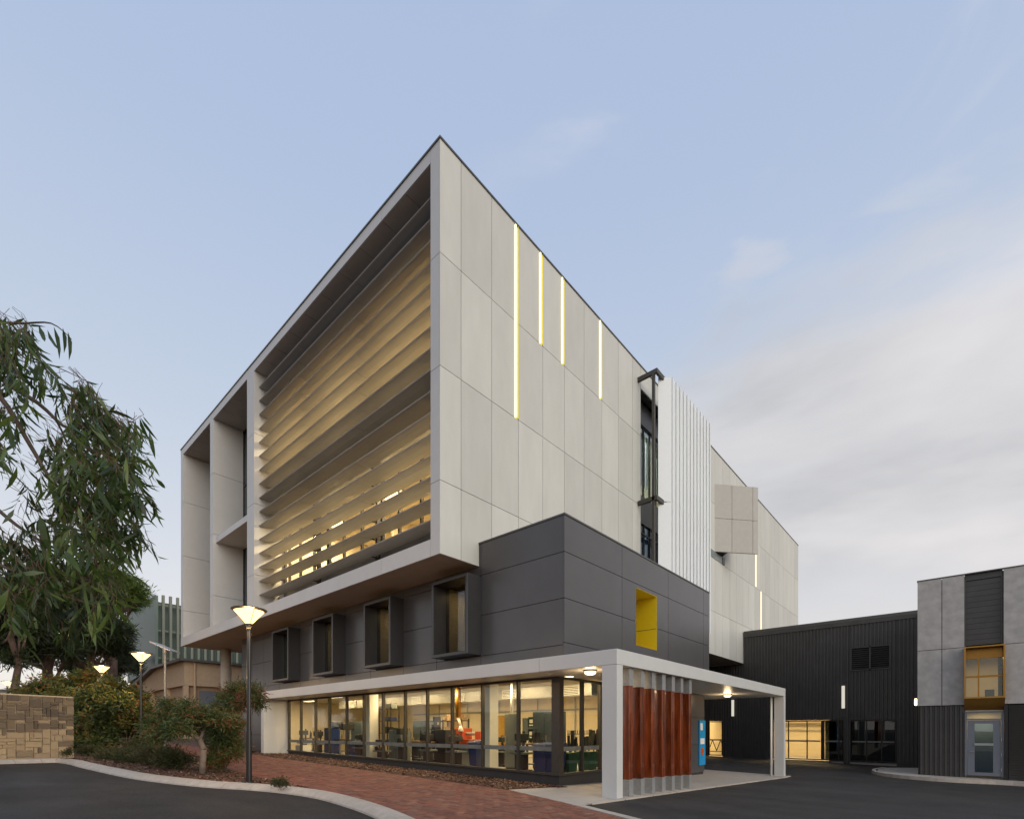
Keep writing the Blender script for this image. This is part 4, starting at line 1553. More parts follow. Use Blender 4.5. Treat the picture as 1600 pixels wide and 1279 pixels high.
# blue poster sign on the end of the dark wall
t = thing('poster_sign', 'tall blue poster sign with white figures on the charcoal wall under the canopy', 'sign', (21.3, 8.3, -.6))
Bx(21.3, 21.97, GY - .11, GY - .06, -1.5, .42).build('board', 'sign_blue', t)
MB().box(21.4, 21.65, GY - .116, GY - .111, -.0, .3).box(21.4, 21.85, GY - .116, GY - .111, -.6, -.35).build('artwork', 'white_paint', t)
MB().cyl((21.6, GY - .112, -.9), (21.6, GY - .117, -.9), .18, n=20).build('artwork', 'orange_paint', t)

# ------------------------------------------------------------------ street lamps
def lamp_post(label, x, y, power, h=4.1):
    z0 = G(x, y)
    t = thing('street_lamp', label, 'street lamp', (x, y, z0), 'cone-headed lamps along the path')
    MB().cyl((x, y, z0), (x, y, z0 + 1.2), .062, .058, 16).cyl((x, y, z0 + 1.2), (x, y, z0 + h - .44), .05, .045, 16).cyl((x, y, z0), (x, y, z0 + .03), .11, .11, 16).build('pole', 'post_black', t, smooth=False)
    MB().cyl((x, y, z0 + h - .50), (x, y, z0 + h - .38), .056, .075, 20).build('collar', 'post_black', t, smooth=True)
    b = MB()
    b.cyl((x, y, z0 + h - .40), (x, y, z0 + h - .08), .05, .325, 32, caps=False)
    b.build('diffuser', 'post_glow', t, smooth=True)
    b = MB()
    rs = [(.33, -.085), (.385, -.06), (.385, -.045), (.25, -.005), (.0001, .015)]
    for (r0, a0), (r1, a1) in zip(rs, rs[1:]):
        b.cyl((x, y, z0 + h + a0), (x, y, z0 + h + a1), r0, r1, 32, caps=False)
    b.cyl((x, y, z0 + h - .086), (x, y, z0 + h - .085), .33, .33, 32)
    b.build('cap', 'post_black', t, smooth=True)
    b = MB()
    for k in range(3):
        a = k * 2.094 + .5
        b.cyl((x + .055 * math.cos(a), y + .055 * math.sin(a), z0 + h - .40), (x + .34 * math.cos(a), y + .34 * math.sin(a), z0 + h - .07), .008, n=6)
    b.build('strut', 'post_black', t)
    point('lamp', (x, y, z0 + h - .52), power, .14, (1, .62, .26), t)
    return t


lamp_post('lit street lamp nearest the camera, its black pole standing behind the kerb', 4.69, 12.45, 190)
lamp_post('lit street lamp second nearest, in the shrubs left of the grey solar pole', 5.15, 24.6, 260)
lamp_post('lit street lamp third along the path, rising from the shrubs behind the wall end', 5.23, 32.9, 260)
lamp_post('farthest lit street lamp, small, above the stone wall at the left', 3.1, 56.5, 150)

# solar panel on its pole
x, y = 22 * (.7463 + .6657 * -.6904), 22 * (.6657 + .7463 * .6904)
z0 = G(x, y)
mat('pole_grey', (.16, .165, .17), .5, var=.08)
t = thing('solar_panel_pole', 'grey pole carrying a tilted solar panel in front of the beige building', 'solar panel', (x, y, z0))
MB().cyl((x, y, z0), (x, y, z0 + 2.4), .062, .055, 14).cyl((x, y, z0 + 2.4), (x, y, 3.5), .045, .045, 14).build('pole', 'pole_grey', t, smooth=False)
ca = Matrix.Rotation(math.radians(-24), 4, Vector((SU, -CU, 0)).cross(Vector((0, 0, 1))))
b = MB()
P = []
for dz in (-.02, .02):
    for p, q in ((-.48, -.36), (.48, -.36), (.48, .36), (-.48, .36)):
        vv = Vector((SU * p, -CU * p, 0)) + Vector((CU * q, SU * q, 0))
        vv = ca @ (vv + Vector((0, 0, dz)))
        P.append((x + vv.x, y + vv.y, 3.62 + vv.z))
b.hexa(P)
b.build('panel', 'solar_cell', t)
MB().cyl((x, y, 3.4), (x, y, 3.6), .07, n=10).build('bracket', 'galvanised', t)

# ------------------------------------------------------------------ dark corrugated workshop
shed = thing('corrugated_workshop', 'long dark corrugated metal workshop between the pale building and the concrete one', 'building', (UD, 8, -2.1))


def corrugated(x, y0, y1, z0f, z1f, pitch=.19, depth=.045, flip=-1, axis='y', name='corrugated_sheet', parent=None, m='corrugated_dark'):
    """trapezoid-rib sheet standing along an axis, facing -x (or -y)"""
    b = MB()
    pts = []
    t = y0
    while t < y1 - 1e-6:
        for a, d in ((0, 0), (.30, 0), (.42, 1), (.86, 1), (.98, 0)):
            yy = min(t + a * pitch, y1)
            pts.append((yy, d * depth * flip))
        t += pitch
    pts.append((y1, 0))
    for yy, d in pts:
        z0, z1 = (z0f(yy) if callable(z0f) else z0f), (z1f(yy) if callable(z1f) else z1f)
        if axis == 'y':
            b.v += [(x + d, yy, z0), (x + d, yy, z1)]
        else:
            b.v += [(yy, x + d, z0), (yy, x + d, z1)]
    for i in range(len(pts) - 1):
        b.f.append((2 * i, 2 * i + 1, 2 * i + 3, 2 * i + 2))
    return b.build(name, m, parent)


def top(v):
    return 6.78


gz = lambda v: G(UD, v) - .1
OPEN = [(2.82, 5.16, -1.90, .62), (5.46, 9.60, -1.93, .64), (12.94, 13.96, -1.86, .65)]
corrugated(UD, -6.0, 2.82, gz, top, parent=shed)
corrugated(UD, 2.82, 5.16, .64, 3.66, parent=shed)
corrugated(UD, 2.82, 5.16, 5.16, top, parent=shed)
corrugated(UD, 5.16, 5.46, gz, top, parent=shed)
corrugated(UD, 5.46, 9.6, .66, top, parent=shed)
corrugated(UD, 9.6, 11.46, gz, top, parent=shed)
corrugated(UD, 11.46, 12.94, gz, 4.70, parent=shed)
corrugated(UD, 12.94, 13.96, .67, 4.70, parent=shed)
corrugated(UD, 13.96, 25, gz, 4.70, parent=shed)
b = MB()
b.box(UD + .01, UD + .12, -6, 2.82, -2.6, 6.76)
b.box(UD + .01, UD + .12, 2.82, 5.16, .66, 3.66)
b.box(UD + .01, UD + .12, 2.82, 5.16, 5.16, 6.76)
b.box(UD + .01, UD + .12, 5.16, 5.46, -2.6, 6.76)
b.box(UD + .01, UD + .12, 5.46, 9.6, .68, 6.76)
b.box(UD + .01, UD + .12, 9.6, 11.46, -2.6, 6.76)
b.box(UD + .01, UD + .12, 11.46, 12.94, -2.6, 4.7)
b.box(UD + .01, UD + .12, 12.94, 13.96, .68, 4.7)
b.box(UD + .01, UD + .12, 13.96, 25, -2.6, 4.7)
b.build('backing_wall', 'joint_dark', shed)
Bx(UD - .10, UD + 16, -6, 11.44, 6.79, 6.98).build('roof', 'cap_metal', shed)
b = MB()
b.box(UD - .09, UD - .05, -6, 11.44, 6.55, 6.785)
b.build('fascia', 'corrugated_dark', shed)
# louvre vent
v = thing('wall_vent', 'dark two-bay louvred vent high on the corrugated wall', 'vent', (UD, 4.1, 3.7))
b = MB()
for a, c in ((3.10, 3.17), (4.08, 4.16), (5.06, 5.13)):
    b.box(UD - .10, UD + .02, a, c, 3.68, 5.15)
b.box(UD - .10, UD + .02, 3.17, 5.06, 5.08, 5.15)
b.box(UD - .10, UD + .02, 3.17, 5.06, 3.68, 3.75)
b.build('frame', 'corrugated_dark', v)
Bx(UD + .02, UD + .1, 2.83, 5.15, 3.67, 5.16).build('backing', 'joint_dark', v)
for a, c in ((3.17, 4.08), (4.16, 5.06)):
    for k in range(10):
        z = 3.80 + k * .128
        MB().hexa([(UD - .09, a, z), (UD - .085, a, z - .012), (UD + .01, a, z + .07), (UD + .005, a, z + .085), (UD - .09, c, z), (UD - .085, c, z - .012), (UD + .01, c, z + .07), (UD + .005, c, z + .085)]).build('blade', 'corrugated_dark', v)
corrugated(UD, 2.82, 3.10, 3.66, 5.16, parent=shed)
# wall lights: pale vertical bars
for lab, vv, z0, z1 in (('vertical pale bar light on the corrugated wall above the glass doors', 5.49, 1.37, 2.79), ('vertical pale bar light on the corrugated wall seen under the canopy', 12.18, 1.0, 2.17)):
    t = thing('bar_light', lab, 'wall light', (UD - .1, vv, z0))
    Bx(UD - .10, UD - .05, vv - .06, vv + .06, z0 + .05, z1 - .05).build('backplate', 'cap_metal', t)
    Bx(UD - .18, UD - .10, vv - .085, vv + .085, z0, z1).build('diffuser', 'bar_glow', t, bevel=.02)


def shopfront(label, v0, v1, z0, z1, muls, lit, glass='glass_clear', depth=5):
    t = thing('window', label, 'window', (UD, (v0 + v1) / 2, z0))
    f = MB()
    f.box(UD - .02, UD + .10, v0, v0 + .07, z0, z1)
    f.box(UD - .02, UD + .10, v1 - .07, v1, z0, z1)
    f.box(UD - .02, UD + .10, v0 + .07, v1 - .07, z1 - .07, z1)
    f.box(UD - .02, UD + .10, v0 + .07, v1 - .07, z0, z0 + .06)
    f.build('frame', 'alu_black', t)
    ed = [v0 + .07] + muls + [v1 - .07]
    for m_ in muls:
        Bx(UD - .01, UD + .09, m_ - .03, m_ + .03, z0 + .06, z1 - .07).build('mullion', 'alu_black', t)
    for a, c in zip(ed, ed[1:]):
        Bx(UD + .03, UD + .04, a + .03, c - .03, z0 + .06, z1 - .07).build('pane', glass, t)
        Bx(UD + .025, UD + .028, a + .04, c - .04, -.76, -.66).build('marking_band', 'band_film', t)
    return t


shopfront('wide lit shopfront in the corrugated wall, left of the dark doors', 6.66, 9.60, -1.93, .64, [7.52, 8.62], True)
shopfront('dark glazed bay between the lit shopfront and the entrance doors', 5.46, 6.6, -1.93, .64, [5.75], False, 'glass_tint')
shopfront('dark glass entrance doors at the right end of the corrugated wall', 2.82, 5.16, -1.93, .62, [3.55, 4.3], False, 'glass_tint')
shopfront('small lit window in the corrugated wall seen under the canopy', 12.94, 13.96, -1.86, .65, [], True)
Bx(UD - .02, UD + .1, 6.6, 6.66, -1.93, .64).build('joint', 'alu_black', shed)
for q in ((UD + 6, UD + 6.1, 2.5, 15, -2.1, 2.0), (UD + .13, UD + 6, 6.2, 6.3, -2.1, 1.8), (UD + .13, UD + 6, 15, 15.1, -2.1, 1.8), (UD + .13, UD + 6, 2.4, 2.5, -2.1, 1.8)):
    Bx(*q).build('room_wall', 'room_wall', shed)
Bx(UD + .13, UD + 6, 2.5, 15, -2.2, -1.98).build('room_floor', 'room_floor', shed)
Bx(UD + .13, UD + 6, 2.5, 15, 1.8, 2.0).build('room_ceiling', 'room_ceiling', shed)
b = MB()
for z in (-.0, .35, .5):
    b.cyl((UD + 5.8, 6.4, z), (UD + 5.8, 14.8, z), .035, n=6)
b.build('pipes', 'galvanised', shed)
lit_fixture('ceiling light in the corrugated workshop behind the wide lit shopfront', (UD + 2.4, 8.4, 1.75), .6, 1.6, 230, 'lights in the corrugated workshop')
lit_fixture('ceiling light in the corrugated workshop behind the small lit window', (UD + 2.4, 13.0, 1.75), .6, 1.6, 230, 'lights in the corrugated workshop')
t = thing('bicycle_rack', 'zigzag metal rack behind the small lit window', 'rack', (UD + 1.2, 13.4, -2))
b = MB()
for k in range(8):
    b.cyl((UD + 1.2, 12.3 + k * .3, -1.55 if k % 2 else -.75), (UD + 1.2, 12.6 + k * .3, -.75 if k % 2 else -1.55), .03, n=6)
b.cyl((UD + 1.2, 12.2, -.72), (UD + 1.2, 14.8, -.72), .03, n=6).cyl((UD + 1.2, 12.2, -1.6), (UD + 1.2, 14.8, -1.6), .03, n=6)
b.build('frame', 'alu_black', t)
MB().box(UD + 1.17, UD + 1.23, 12.3, 12.36, -1.98, -.7).box(UD + 1.17, UD + 1.23, 14.6, 14.66, -1.98, -.7).build('foot', 'alu_black', t)
# bulkhead lamp at the corner of the concrete building
t = thing('bulkhead_light', 'small lit bulkhead lamp at the corner of the concrete panelled building', 'wall light', (29.7, 1.55, 1.25))
Bx(29.68, 29.86, 1.44, 1.48, 1.1, 1.5).build('backplate', 'cap_metal', t)
Bx(29.70, 29.84, 1.48, 1.58, 1.14, 1.46).build('diffuser', 'ceiling_glow', t, bevel=.03)
point('lamp', (29.77, 1.75, 1.3), 6, .1, (1, .75, .45), t)

# ------------------------------------------------------------------ concrete panelled building at the right
XB = 29.6
cb_ = thing('concrete_panel_building', 'mottled concrete panelled building with bronze window box at the right edge', 'building', (XB, 0, -2.1))
CTOP = 6.79
b = MB()
b.box(XB + .06, UD + 10, -8, -1.34, 1.12, CTOP - .05)
b.box(XB + .06, UD + 10, -.15, 1.44, 1.12, CTOP - .05)
b.box(XB + .9, UD + 10, -1.34, -.15, 3.64, CTOP - .05)
b.box(XB + .3, XB + .9, -1.34, -.15, 3.64, CTOP - .05)
b.box(XB + .12, UD + 10, -8, -1.50, -2.4, 1.12)
b.box(XB + .12, UD + 10, -.15, 1.40, -2.4, 1.12)
b.build('backing_wall', 'joint_dark', cb_)
pcol = [1.46, .61, -.15]
for a, c in zip(pcol[1:], pcol):
    for z0, z1 in ((1.10, 3.62), (3.62, CTOP)):
        pc('concrete_panel', XB, XB + .055, a + .012, c - .012 * (c < 1.4), z0 + .012, z1 - .012 * (z1 < 6), 'concrete_panel', cb_)
for a, c in ((-2.65, -1.36), (-3.9, -2.65), (-5.2, -3.9), (-6.5, -5.2)):
    for z0, z1 in ((1.10, 3.62), (3.62, CTOP)):
        pc('concrete_panel', XB, XB + .055, a + .012, c - .012, z0 + .012, z1 - .012 * (z1 < 6), 'concrete_panel', cb_)
Bx(XB + .06, UD - .1, 1.445, 1.46, 1.1, CTOP).build('side_wall', 'concrete_panel', cb_)
Bx(XB - .02, UD - .1, 1.30, 1.48, CTOP + .002, CTOP + .05).build('parapet_cap', 'cap_metal', cb_)
Bx(XB - .02, XB + .12, -8, 1.30, CTOP + .002, CTOP + .05).build('parapet_cap', 'cap_metal', cb_)
# recessed slatted bay above the bronze box
for k in range(12):
    z = 3.70 + k * .235
    pc('weatherboard', XB + .14 + .0, XB + .18, -1.30, -.20, z, z + .225, 'corrugated_dark', cb_)
Bx(XB + .10, XB + .30, -1.34, -.15, 6.53, CTOP + .001).build('flashing', 'corrugated_dark', cb_)
b = MB()
b.box(XB + .08, XB + .30, -.20, -.15, 3.64, 6.53).box(XB + .08, XB + .30, -1.34, -1.30, 3.64, 6.53)
b.build('trim', 'corrugated_dark', cb_)
# bronze window box: flat head, sloping underside
YA, YB_ = -1.40, -.13
XF = XB - .42
wbx = MB()
wbx.hexa([(XF, YB_ - .05, 1.36), (XB + .28, YB_ - .05, .84), (XB + .28, YB_, .84), (XF, YB_, 1.36), (XF, YB_ - .05, 3.58), (XB + .28, YB_ - .05, 3.58), (XB + .28, YB_, 3.58), (XF, YB_, 3.58)])
wbx.hexa([(XF, YA, 1.36), (XB + .28, YA, .84), (XB + .28, YA + .05, .84), (XF, YA + .05, 1.36), (XF, YA, 3.58), (XB + .28, YA, 3.58), (XB + .28, YA + .05, 3.58), (XF, YA + .05, 3.58)])
wbx.box(XF, XB + .28, YA + .05, YB_ - .05, 3.53, 3.58)
wbx.hexa([(XF, YA + .05, 1.36), (XB + .28, YA + .05, .84), (XB + .28, YB_ - .05, .84), (XF, YB_ - .05, 1.36), (XF, YA + .05, 1.42), (XB + .28, YA + .05, 1.42), (XB + .28, YB_ - .05, 1.42), (XF, YB_ - .05, 1.42)])
bz = wbx.build('bay_window', 'bronze_gold', cb_)
Bx(XB + .14, XB + .155, YA + .05, YB_ - .05, 1.42, 3.10).build('pane', 'glass_clear', bz)
Bx(XB + .10, XB + .2, YA + .05, YB_ - .05, 3.10, 3.53).build('head_panel', 'bronze_gold', bz)
b = MB()
b.box(XB + .08, XB + .14, YA + .05, YB_ - .05, 2.28, 2.36)
b.box(XB + .08, XB + .14, -.62, -.57, 1.42, 2.28).box(XB + .08, XB + .14, -.62, -.57, 2.36, 3.10)
b.build('glazing_bar', 'bronze_gold', bz)
b = MB()
b.box(XB + 3.5, XB + 3.6, -1.34, -.15, .9, 3.6).box(XB + .3, XB + 3.5, -1.42, -1.34, .9, 3.6).box(XB + .3, XB + 3.5, -.20, -.152, .9, 3.6)
b.build('room_wall', 'room_wall', cb_)
lit_fixture('ceiling light in the room behind the bronze window box', (XB + 1.6, -.75, 3.3), .3, .8, 22, 'light in the bronze box room')
Bx(XB + .3, XB + .5, -1.1, -.8, 1.43, 1.75).build('sill_box', 'black_machine', cb_)
# corrugated skirt under the panels, door, roller shutter
corrugated(XB + .1, -.14, 1.40, -2.2, 1.085, parent=cb_, pitch=.17)
corrugated(1.40, XB + .1, UD - .1, -2.3, 1.09, axis='x', flip=1, parent=cb_, pitch=.17)
t = thing('door', 'grey steel door with tall glass panel under the bronze window box', 'door', (XB + .1, -.75, -1.98))
ZT = -1.98
b = MB()
b.box(XB + .04, XB + .16, -.22, -.15, ZT, .80).box(XB + .04, XB + .16, -1.37, -1.30, ZT, .80).box(XB + .04, XB + .16, -1.30, -.22, .44, .50).box(XB + .04, XB + .16, -1.30, -.22, .76, .80)
b.build('frame', 'grey_door', t)
Bx(XB + .09, XB + .10, -1.30, -.22, .50, .76).build('transom_pane', 'glass_clear', t)
b = MB()
b.box(XB + .06, XB + .11, -.47, -.235, ZT + .02, .43).box(XB + .06, XB + .11, -1.285, -1.05, ZT + .02, .43).box(XB + .06, XB + .11, -1.05, -.47, .28, .43).box(XB + .06, XB + .11, -1.05, -.47, ZT + .02, ZT + .16)
lf = b.build('leaf', 'grey_door', t)
Bx(XB + .08, XB + .09, -1.05, -.47, ZT + .16, .28).build('pane', 'glass_teal', lf)
Bx(XB + .03, XB + .06, -1.06, -.46, -.66, -.56).build('push_bar', 'galvanised', lf)
MB().cyl((XB + .06, -.33, -.93), (XB + .01, -.33, -.93), .015, n=8).cyl((XB + .01, -.33, -.93), (XB + .01, -.46, -.93), .012, n=8).build('handle', 'galvanised', lf)
for z in (-1.75, -1.1, -.45, .22):
    MB().cyl((XB + .045, -1.295, z), (XB + .045, -1.295, z + .13), .02, n=8).build('hinge', 'galvanised', t)
Bx(XB + 1.6, XB + 1.7, -1.5, .2, -2.2, .83).build('room_wall', 'room_wall', cb_)
area('lamp', (XB + .9, -.75, .8), .5, 9, (1, .75, .45), parent=cb_)
Bx(XB + .17, XB + 1.6, -1.5, -.16, .82, .86).build('room_ceiling', 'room_ceiling', cb_)
rs_ = thing('roller_shutter', 'dark roller shutter at the right edge beside the grey door', 'roller shutter', (XB + .1, -3, -2.1))
for k in range(30):
    z = -2.1 + k * .105
    MB().hexa([(XB + .07, -5.4, z), (XB + .10, -5.4, z), (XB + .10, -1.52, z), (XB + .07, -1.52, z), (XB + .04, -5.4, z + .098), (XB + .10, -5.4, z + .098), (XB + .10, -1.52, z + .098), (XB + .04, -1.52, z + .098)]).build('slat', 'corrugated_dark', rs_)
Bx(XB + .0, XB + .12, -1.50, -1.38, -2.2, 1.08).build('guide', 'alu_dark', rs_)
# kerbed island at its foot
isl = [(30.44, 3.05), (31.8, 3.15), (33.5, 2.9), (35, 1.5), (XB + .2, 1.45), (XB + .15, -5.5), (28.9, -5.2), (29.0, -1.6), (28.75, -.6), (28.5, .2), (28.45, 1.0), (28.65, 1.9), (29.3, 2.6)]
sheet('island_paving', isl, .13, 'concrete_slab')
iln = catmull([(33.5, 2.95), (31.8, 3.18), (30.44, 3.08), (29.3, 2.63), (28.65, 1.93), (28.42, 1.0), (28.47, .2), (28.72, -.6), (28.97, -1.6), (28.9, -5.2)], 3)
io = offset(iln, -.16)
ik = bpy.data.objects.new('island_kerb', None); COL.objects.link(ik); ik['kind'] = 'structure'
for i in range(len(iln) - 1):
    P = [iln[i], iln[i + 1], io[i + 1], io[i]]
    MB().prism(P, lambda x, y: G(x, y) - .1, lambda x, y: G(x, y) + .14).build('kerbstone', 'kerb_concrete', ik)

# ------------------------------------------------------------------ buildings at the left, behind
bb = thing('beige_hall', 'low beige rendered hall with a metal roof and grey doors, behind the shrubs', 'building', (13.1, 48, -.6))
EX, EY = 13.1, 48.4
TOPB, FAS = 5.75, 3.75
b = MB()
b.hexa([(EX, EY, FAS), (EX + 14, EY, FAS), (EX + 14, 92, FAS), (EX, 92, FAS), (EX, EY, TOPB), (EX + 14, EY, TOPB), (EX + 14, 92, TOPB), (EX, 92, TOPB)])
b.build('upper_wall', 'render_beige', bb)
Bx(EX + .35, EX + 13.8, EY + .35, 92, -1.2, FAS - .002).build('lower_wall', 'render_beige_dark', bb)
for k in range(9):
    v = EY + .0 + k * 5.2
    Bx(EX + .02, EX + .34, v + .02, v + .5, -1.2, FAS - .004).build('pilaster', 'render_beige', bb)
for k in range(1, 4):
    Bx(EX + k * 3.4, EX + k * 3.4 + .4, EY + .02, EY + .34, -1.2, FAS - .004).build('pilaster', 'render_beige', bb)
for v in (55.5, 60.8):
    Bx(EX + .30, EX + .345, v, v + 1.9, -.8, 2.9).build('door', 'grey_door', bb)
Bx(EX + .30, EX + .345, 53.6, 54.6, -.7, 2.4).build('door', 'grey_door', bb)
for k in range(16):
    Bx(EX + .24, EX + .345, 63.6, 64.8, -.6 + k * .22, -.48 + k * .22).build('vent_slat', 'white_paint', bb)
Bx(EX + 1.2, EX + 3.1, EY + .30, EY + .345, -.9, 3.4).build('door', 'grey_door', bb)
for k in range(1, 8):
    Bx(EX - .006, EX - .001, EY + k * 5.5, EY + k * 5.5 + .03, FAS, TOPB).build('joint', 'render_beige_dark', bb)
MB().cyl((EX + .75, EY - .10, FAS - 1.2), (EX + .75, EY - .10, TOPB - .05), .09, n=10).cyl((EX + .75, EY - .10, FAS - 1.2), (EX + .55, EY + .28, FAS - 1.6), .09, n=10).cyl((EX + .55, EY + .28, -1), (EX + .55, EY + .28, FAS - 1.6), .09, n=10).build('downpipe', 'render_beige', bb)
# gable towards the path: roof rising away from the eave and falling at the far end
rf = MB()
rf.box(EX - .45, EX + 14.3, EY - .45, 57.0, TOPB + .002, TOPB + .20)
rf.hexa([(EX - .45, 57.0, TOPB + .0), (EX + 14.3, 57.0, TOPB), (EX + 14.3, 75, 2.6), (EX - .45, 75, 2.6), (EX - .45, 57.0, TOPB + .26), (EX + 14.3, 57.0, TOPB + .26), (EX + 14.3, 75, 2.9), (EX - .45, 75, 2.9)])
rf.build('roof', 'roof_metal', bb)
bb_up = [o for o in COL.objects if o.parent == bb and o.name.startswith('upper_wall')][0]
# cut the upper wall down under the falling roof
me = bb_up.data
nb = MB()
nb.box(EX, EX + 14, EY, 57, FAS, TOPB)
nb.prism([(EX, 57), (EX + 14, 57), (EX + 14, 74), (EX, 74)], lambda x, y: min(FAS, TOPB - (y - 57) * .175 - .25), lambda x, y: TOPB - (y - 57) * .175 - .01)
me.clear_geometry(); me.from_pydata(nb.v, [], nb.f); me.update()
low = [o for o in COL.objects if o.parent == bb and o.name.startswith('lower_wall')][0].data
low.clear_geometry(); nb = Bx(EX + .35, EX + 13.8, EY + .35, 72, -1.2, FAS - .002); 
nb = MB(); nb.box(EX + .35, EX + 13.8, EY + .35, 67, -1.2, FAS - .002); low.from_pydata(nb.v, [], nb.f); low.update()

gb = thing('teal_block', 'tall teal metal clad block with sage vertical fins rising behind the beige hall', 'building', (16.4, 71.7, 0))
GX0, GY0 = 16.4, 71.7
b = MB()
b.hexa([(GX0, GY0, 7.6), (GX0, GY0 + 14, 6.5), (GX0 + .3, GY0 + 14, 6.5), (GX0 + .3, GY0, 7.6), (GX0, GY0, 16.1), (GX0, GY0 + 14, 16.1), (GX0 + .3, GY0 + 14, 16.1), (GX0 + .3, GY0, 16.1)])
b.build('side_wall', 'teal_metal', gb)
Bx(GX0 + .3, GX0 + 44, GY0 + 1.2, GY0 + 1.4, 4, 15.6).build('recessed_wall', 'teal_metal', gb)
b = Bx(GX0 + .3, GX0 + 44, GY0 + 1.4, GY0 + 14, -1, 15.4).build('core', 'joint_dark', gb)
for z in (8.6, 11.9, 15.0):
    Bx(GX0 + .3, GX0 + 44, GY0 + .3, GY0 + .5, z, z + .2).build('rail', 'fin_sage', gb)
for k in range(56):
    x = GX0 + .7 + k * .75
    Bx(x, x + .27, GY0 - .05, GY0 + .28, 8.0, 16.25).build('fin', 'fin_sage', gb)

# pale block far left
pbk = thing('pale_block', 'small pale building glimpsed between tree trunks above the stone wall', 'building', (3, 70, 0))
x, y = c2w(-66, 68)
Mx = []
b = MB()
def cbox(b, r0, r1, f0, f1, z0, z1):
    P = [c2w(r0, f0), c2w(r1, f0), c2w(r1, f1), c2w(r0, f1)]
    return b.prism(P[::1], z0, z1)
cbox(MB(), -75, -52.5, 68, 78, -1, 5.2).build('wall', 'pale_wall', pbk)
cbox(MB(), -75.4, -52.1, 67.6, 78.4, 5.2, 5.5).build('roof', 'roof_metal', pbk)

# ------------------------------------------------------------------ stone wall
sw = thing('stone_wall', 'low wall of mixed sandstone blocks at the left edge of the road', 'wall', (1, 22, -.9))
WA, WB_ = Vector((2.84, 22.6)), Vector((-7.0, 19.05))
dW = (WB_ - WA); LW = dW.length; dW.normalize()
nW = Vector((-dW.y, dW.x))            # towards the road
if nW.dot(Vector((-1, -1)) + Vector((0, 0))) < 0 and nW.y > 0:
    nW = -nW
if (WA + nW).y > WA.y:
    nW = -nW


def wpt(s, o):
    p = WA + dW * s + nW * o
    return (p.x, p.y)


HT = 1.155
b = MB()
P = [wpt(0.02, -.02), wpt(LW, -.02), wpt(LW, -.38), wpt(0.02, -.38)]
b.prism(P, lambda x, y: G(x, y) - .1, HT - .02)
b.build('mortar_core', 'mortar', sw)
# ashlar blocks: rows of unequal heights cut into blocks, some rising through two rows
grid_h = .098
nrow = int((HT + .95) / grid_h)
ncol = int(LW / .11)
occ = [[False] * (ncol + 6) for _ in range(nrow + 6)]
for j in range(nrow):
    for i in range(ncol):
        if occ[j][i]:
            continue
        hh = R.choice([1, 1, 2, 2, 2, 3]); ww = R.choice([1, 2, 2, 2, 3, 3, 4])
        if hh == 1 and ww < 2:
            ww = 2
        hh = min(hh, nrow - j)
        w2 = 0
        while w2 < ww and i + w2 < ncol and not occ[j][i + w2]:
            w2 += 1
        for a in range(hh):
            for c in range(w2):
                occ[j + a][i + c] = True
        s0, s1 = i * .11 + .013, (i + w2) * .11 - .013
        z0, z1 = -.95 + j * grid_h + .012, -.95 + (j + hh) * grid_h - .012
        o = R.uniform(.012, .05)
        P = [wpt(s0, o), wpt(s1, o + R.uniform(-.004, .004)), wpt(s1, -.06), wpt(s0, -.06)]
        if z1 < 0.0:
            mm = 'stone_low_lit' if R.random() < .9 else 'stone'
        elif z1 < .35:
            mm = 'stone_low_lit' if R.random() < .4 else 'stone'
        else:
            mm = 'stone'
        MB().prism(P, z0, z1).build('stone', mm, sw, bevel=0)
# end face blocks
for j in range(0, nrow, 2):
    P = [wpt(.02, -.03), wpt(-.012, -.03), wpt(-.012, -.37), wpt(.02, -.37)]
    MB().prism(P[::-1], -.95 + j * grid_h + .008, min(HT - .03, -.95 + (j + 2) * grid_h - .008)).build('stone', 'stone_low_lit', sw)

# ------------------------------------------------------------------ vegetation
def leaf_block(P, D, L, Wd, N=None, curl=.38, seg=2):
    """many lance-shaped leaves: P origins, D unit directions (n,3), L lengths, Wd widths -> verts, faces"""
    n = len(P)
    P, D = np.asarray(P, float), np.asarray(D, float)
    D = D / np.maximum(np.linalg.norm(D, axis=1, keepdims=True), 1e-6)
    rng = np.random.default_rng(n)
    if N is None:
        N = rng.normal(size=(n, 3))
    S = np.cross(D, N)
    S = S / np.maximum(np.linalg.norm(S, axis=1, keepdims=True), 1e-6)
    Nn = np.cross(S, D)
    L = np.asarray(L)[:, None]; Wd = np.asarray(Wd)[:, None]
    ts = [0, .35, .7, 1.0] if seg == 2 else [0, .5, 1.0]
    ws = [.0, 1.0, .75, 0] if seg == 2 else [0, 1, 0]
    V = []
    for t, w in zip(ts, ws):
        c = P + D * L * t + Nn * L * curl * (t * t)
        if w == 0:
            V.append(c)
        else:
            V.append(c + S * Wd * w * .5); V.append(c - S * Wd * w * .5)
    V = np.stack(V, 1)
    m = V.shape[1]
    if seg == 2:
        F = [(0, 1, 2), (1, 3, 4, 2), (3, 5, 4)]
    else:
        F = [(0, 1, 3, 2)]
    return V, F, m


